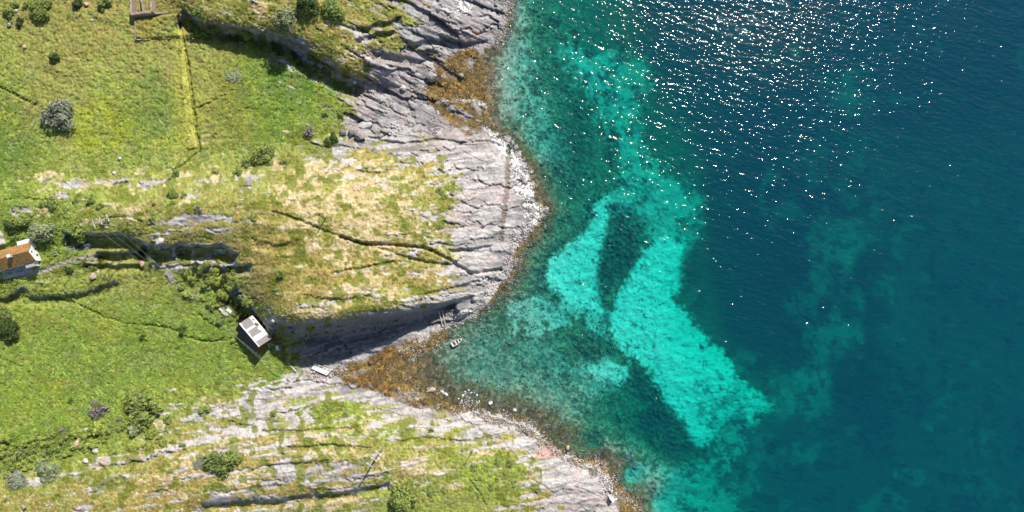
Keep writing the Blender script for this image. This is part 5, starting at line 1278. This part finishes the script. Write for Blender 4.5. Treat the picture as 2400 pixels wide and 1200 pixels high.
# ------------------------------------------------------------------ ground cover nobody could count
def cover_material(name, trans):
    m, nt, out = new_mat(name)
    at = nd(nt, 'ShaderNodeAttribute'); at.attribute_name = 'cover'
    df = nd(nt, 'ShaderNodeBsdfPrincipled'); df.inputs['Roughness'].default_value = .7; df.inputs['Specular IOR Level'].default_value = .2; nt.links.new(at.outputs['Color'], df.inputs['Base Color'])
    tl = nd(nt, 'ShaderNodeBsdfTranslucent'); nt.links.new(at.outputs['Color'], tl.inputs[0])
    ms = nd(nt, 'ShaderNodeMixShader'); ms.inputs[0].default_value = trans
    nt.links.new(df.outputs[0], ms.inputs[1]); nt.links.new(tl.outputs[0], ms.inputs[2]); nt.links.new(ms.outputs[0], out.inputs[0])
    return m
def pick_cells(weight, n, seed):
    g = np.random.default_rng(seed); w = weight.ravel().astype(float)
    core = ((U0 > -158) & (U0 < 1556) & (V0 > -158) & (V0 < 1360)).ravel(); w = np.where(core, w, 0); c = np.cumsum(w); c /= c[-1]
    return np.searchsorted(c, g.random(n)), g
def leafy_cover(name, weight, n, leaves, length, width, lift, tint, tvar, label, cat, seed, mat):
    k, g = pick_cells(weight, n, seed)
    base = CO[k] + np.stack([g.uniform(-.15,.15,n), g.uniform(-.15,.15,n), np.zeros(n)], 1)
    bc = col.reshape(-1, 3)[k]
    a = np.repeat(g.uniform(0, 6.28, n), leaves) + np.tile(np.arange(leaves)*6.28/leaves, n) + g.normal(0, .3, n*leaves)
    N = n*leaves; B = np.repeat(base, leaves, 0); L = length*g.uniform(.5,1.4,N); W = width*g.uniform(.6,1.3,N); up = lift*g.uniform(.3,1.3,N)
    d = np.stack([np.cos(a), np.sin(a), np.zeros(N)], 1); s_ = np.stack([-np.sin(a), np.cos(a), np.zeros(N)], 1); zz = np.array([0,0,1.])
    p0 = B + zz*.02; tip = B + d*L[:,None] + zz*(up*.7)[:,None]; m1_ = B + d*(L*.5)[:,None] + zz*up[:,None]
    v = np.stack([p0, m1_ - s_*W[:,None], tip, m1_ + s_*W[:,None]], 1).reshape(-1, 3); f = np.arange(N*4).reshape(-1, 4)
    me = array_mesh(name, v, f, mat)
    tint_n = 1 + tvar*g.normal(size=n); cc = np.clip(bc*np.array(tint)*np.clip(tint_n, .45, 1.8)[:,None], .004, .7)
    cc = np.repeat(np.repeat(cc, leaves, 0)*g.uniform(.85,1.15,(N,1)), 4, 0)
    at = me.attributes.new('cover', 'FLOAT_COLOR', 'POINT'); at.data.foreach_set('color', np.concatenate([cc, np.ones((len(cc),1))], 1).astype(np.float32).ravel())
    o = link(bpy.data.objects.new(name, me)); return tag(o, label, cat, kind='stuff')
LC = cover_material('ground_cover', .15)
dry = (Z > 1.0) & (m_rock < .35) & (track < .3)
clear = np.ones(U.shape)
for p in ([(545,765),(584,738),(632,800),(602,832)],[(-60,575),(66,560),(100,625),(-60,660)]): clear *= (poly_sd(p) < 2)
leafy_cover('fern_cover', dry*clear*sstep(.45,.75,LUSH)*(1-m_pale)*(.5 + sstep(-.2,.4,n_mid)), 30000, 4, .62, .15, .24, (1.15,1.15,1.05), .15, 'dense green ferns and herbs covering the meadows', 'ferns', 1, LC)
leafy_cover('grass_tussocks', dry*clear*sstep(.62,.3,LUSH)*(1-.8*m_pale), 16000, 4, .5, .09, .24, (1.12,1.08,.95), .16, 'tussocky olive grass and heather on the hills', 'grass', 2, LC)
leafy_cover('seaweed_fronds', m_kelp_land*(Z > -.6)*(Z < 1.9), 16000, 4, .8, .12, .12, (.95,.95,.95), .45, 'golden brown seaweed fronds draped over the tidal rocks', 'seaweed', 3, LC)
def pebble_cover(name, weight, n, rmin, rmax, label, seed, c0):
    k, g = pick_cells(weight, n, seed); base = CO[k] + np.stack([g.uniform(-.2,.2,n), g.uniform(-.2,.2,n), np.zeros(n)], 1)
    r_ = g.uniform(rmin, rmax, n)**1.0; a = g.uniform(0, 6.28, n); el = g.uniform(.6,1.2,n)
    tpl = np.array([(1,0,0),(0,1,0),(-1,0,0),(0,-1,0),(.1,.05,.8),(0,0,-.8)]); tf = np.array([(0,1,4),(1,2,4),(2,3,4),(3,0,4),(1,0,5),(2,1,5),(3,2,5),(0,3,5)])
    v = tpl[None]*r_[:,None,None]*np.stack([np.ones(n), el, .8*np.ones(n)], 1)[:,None]
    ca, sa = np.cos(a)[:,None], np.sin(a)[:,None]; v = np.stack([v[...,0]*ca - v[...,1]*sa, v[...,0]*sa + v[...,1]*ca, v[...,2]], -1) + g.normal(0,.12,(n,6,3))*r_[:,None,None]
    v = v + base[:,None] + np.array([0,0,.1]); f = (tf[None] + (np.arange(n)*6)[:,None,None]).reshape(-1,3)
    me = array_mesh(name, v.reshape(-1,3), f, LC); cc = np.repeat(np.array(c0)*g.uniform(.45,1.5,(n,1))*(1 + .06*g.normal(size=(n,3))), 6, 0)
    at = me.attributes.new('cover', 'FLOAT_COLOR', 'POINT'); at.data.foreach_set('color', np.concatenate([np.clip(cc,.02,.75), np.ones((len(cc),1))], 1).astype(np.float32).ravel())
    return tag(link(bpy.data.objects.new(name, me)), label, 'gravel', kind='stuff')
beach = sstep(30, 4, coast_d)*(Z < 1.6)*(Z > -1.6)
pebble_cover('shore_gravel', beach*sstep(-.1,.35,n_mid)*((V > 520) | (V < 120))*(1-m_white)*(Z > -.9), 4500, .12, .36, 'loose grey and whitish stones strewn along the waterline', 4, (.36,.34,.325))
pebble_cover('bleached_gravel', m_white*(Z > -.4), 1300, .1, .3, 'bleached white stones and barnacled rubble on the rim of the shore', 6, (.5,.485,.465))
pebble_cover('seabed_cobbles', (Z < -.5)*(Z > -4)*(U < 1480)*(1-sandA), 3000, .15, .4, 'pale and dark cobbles on the shallow sea bed', 5, (.19,.19,.145))
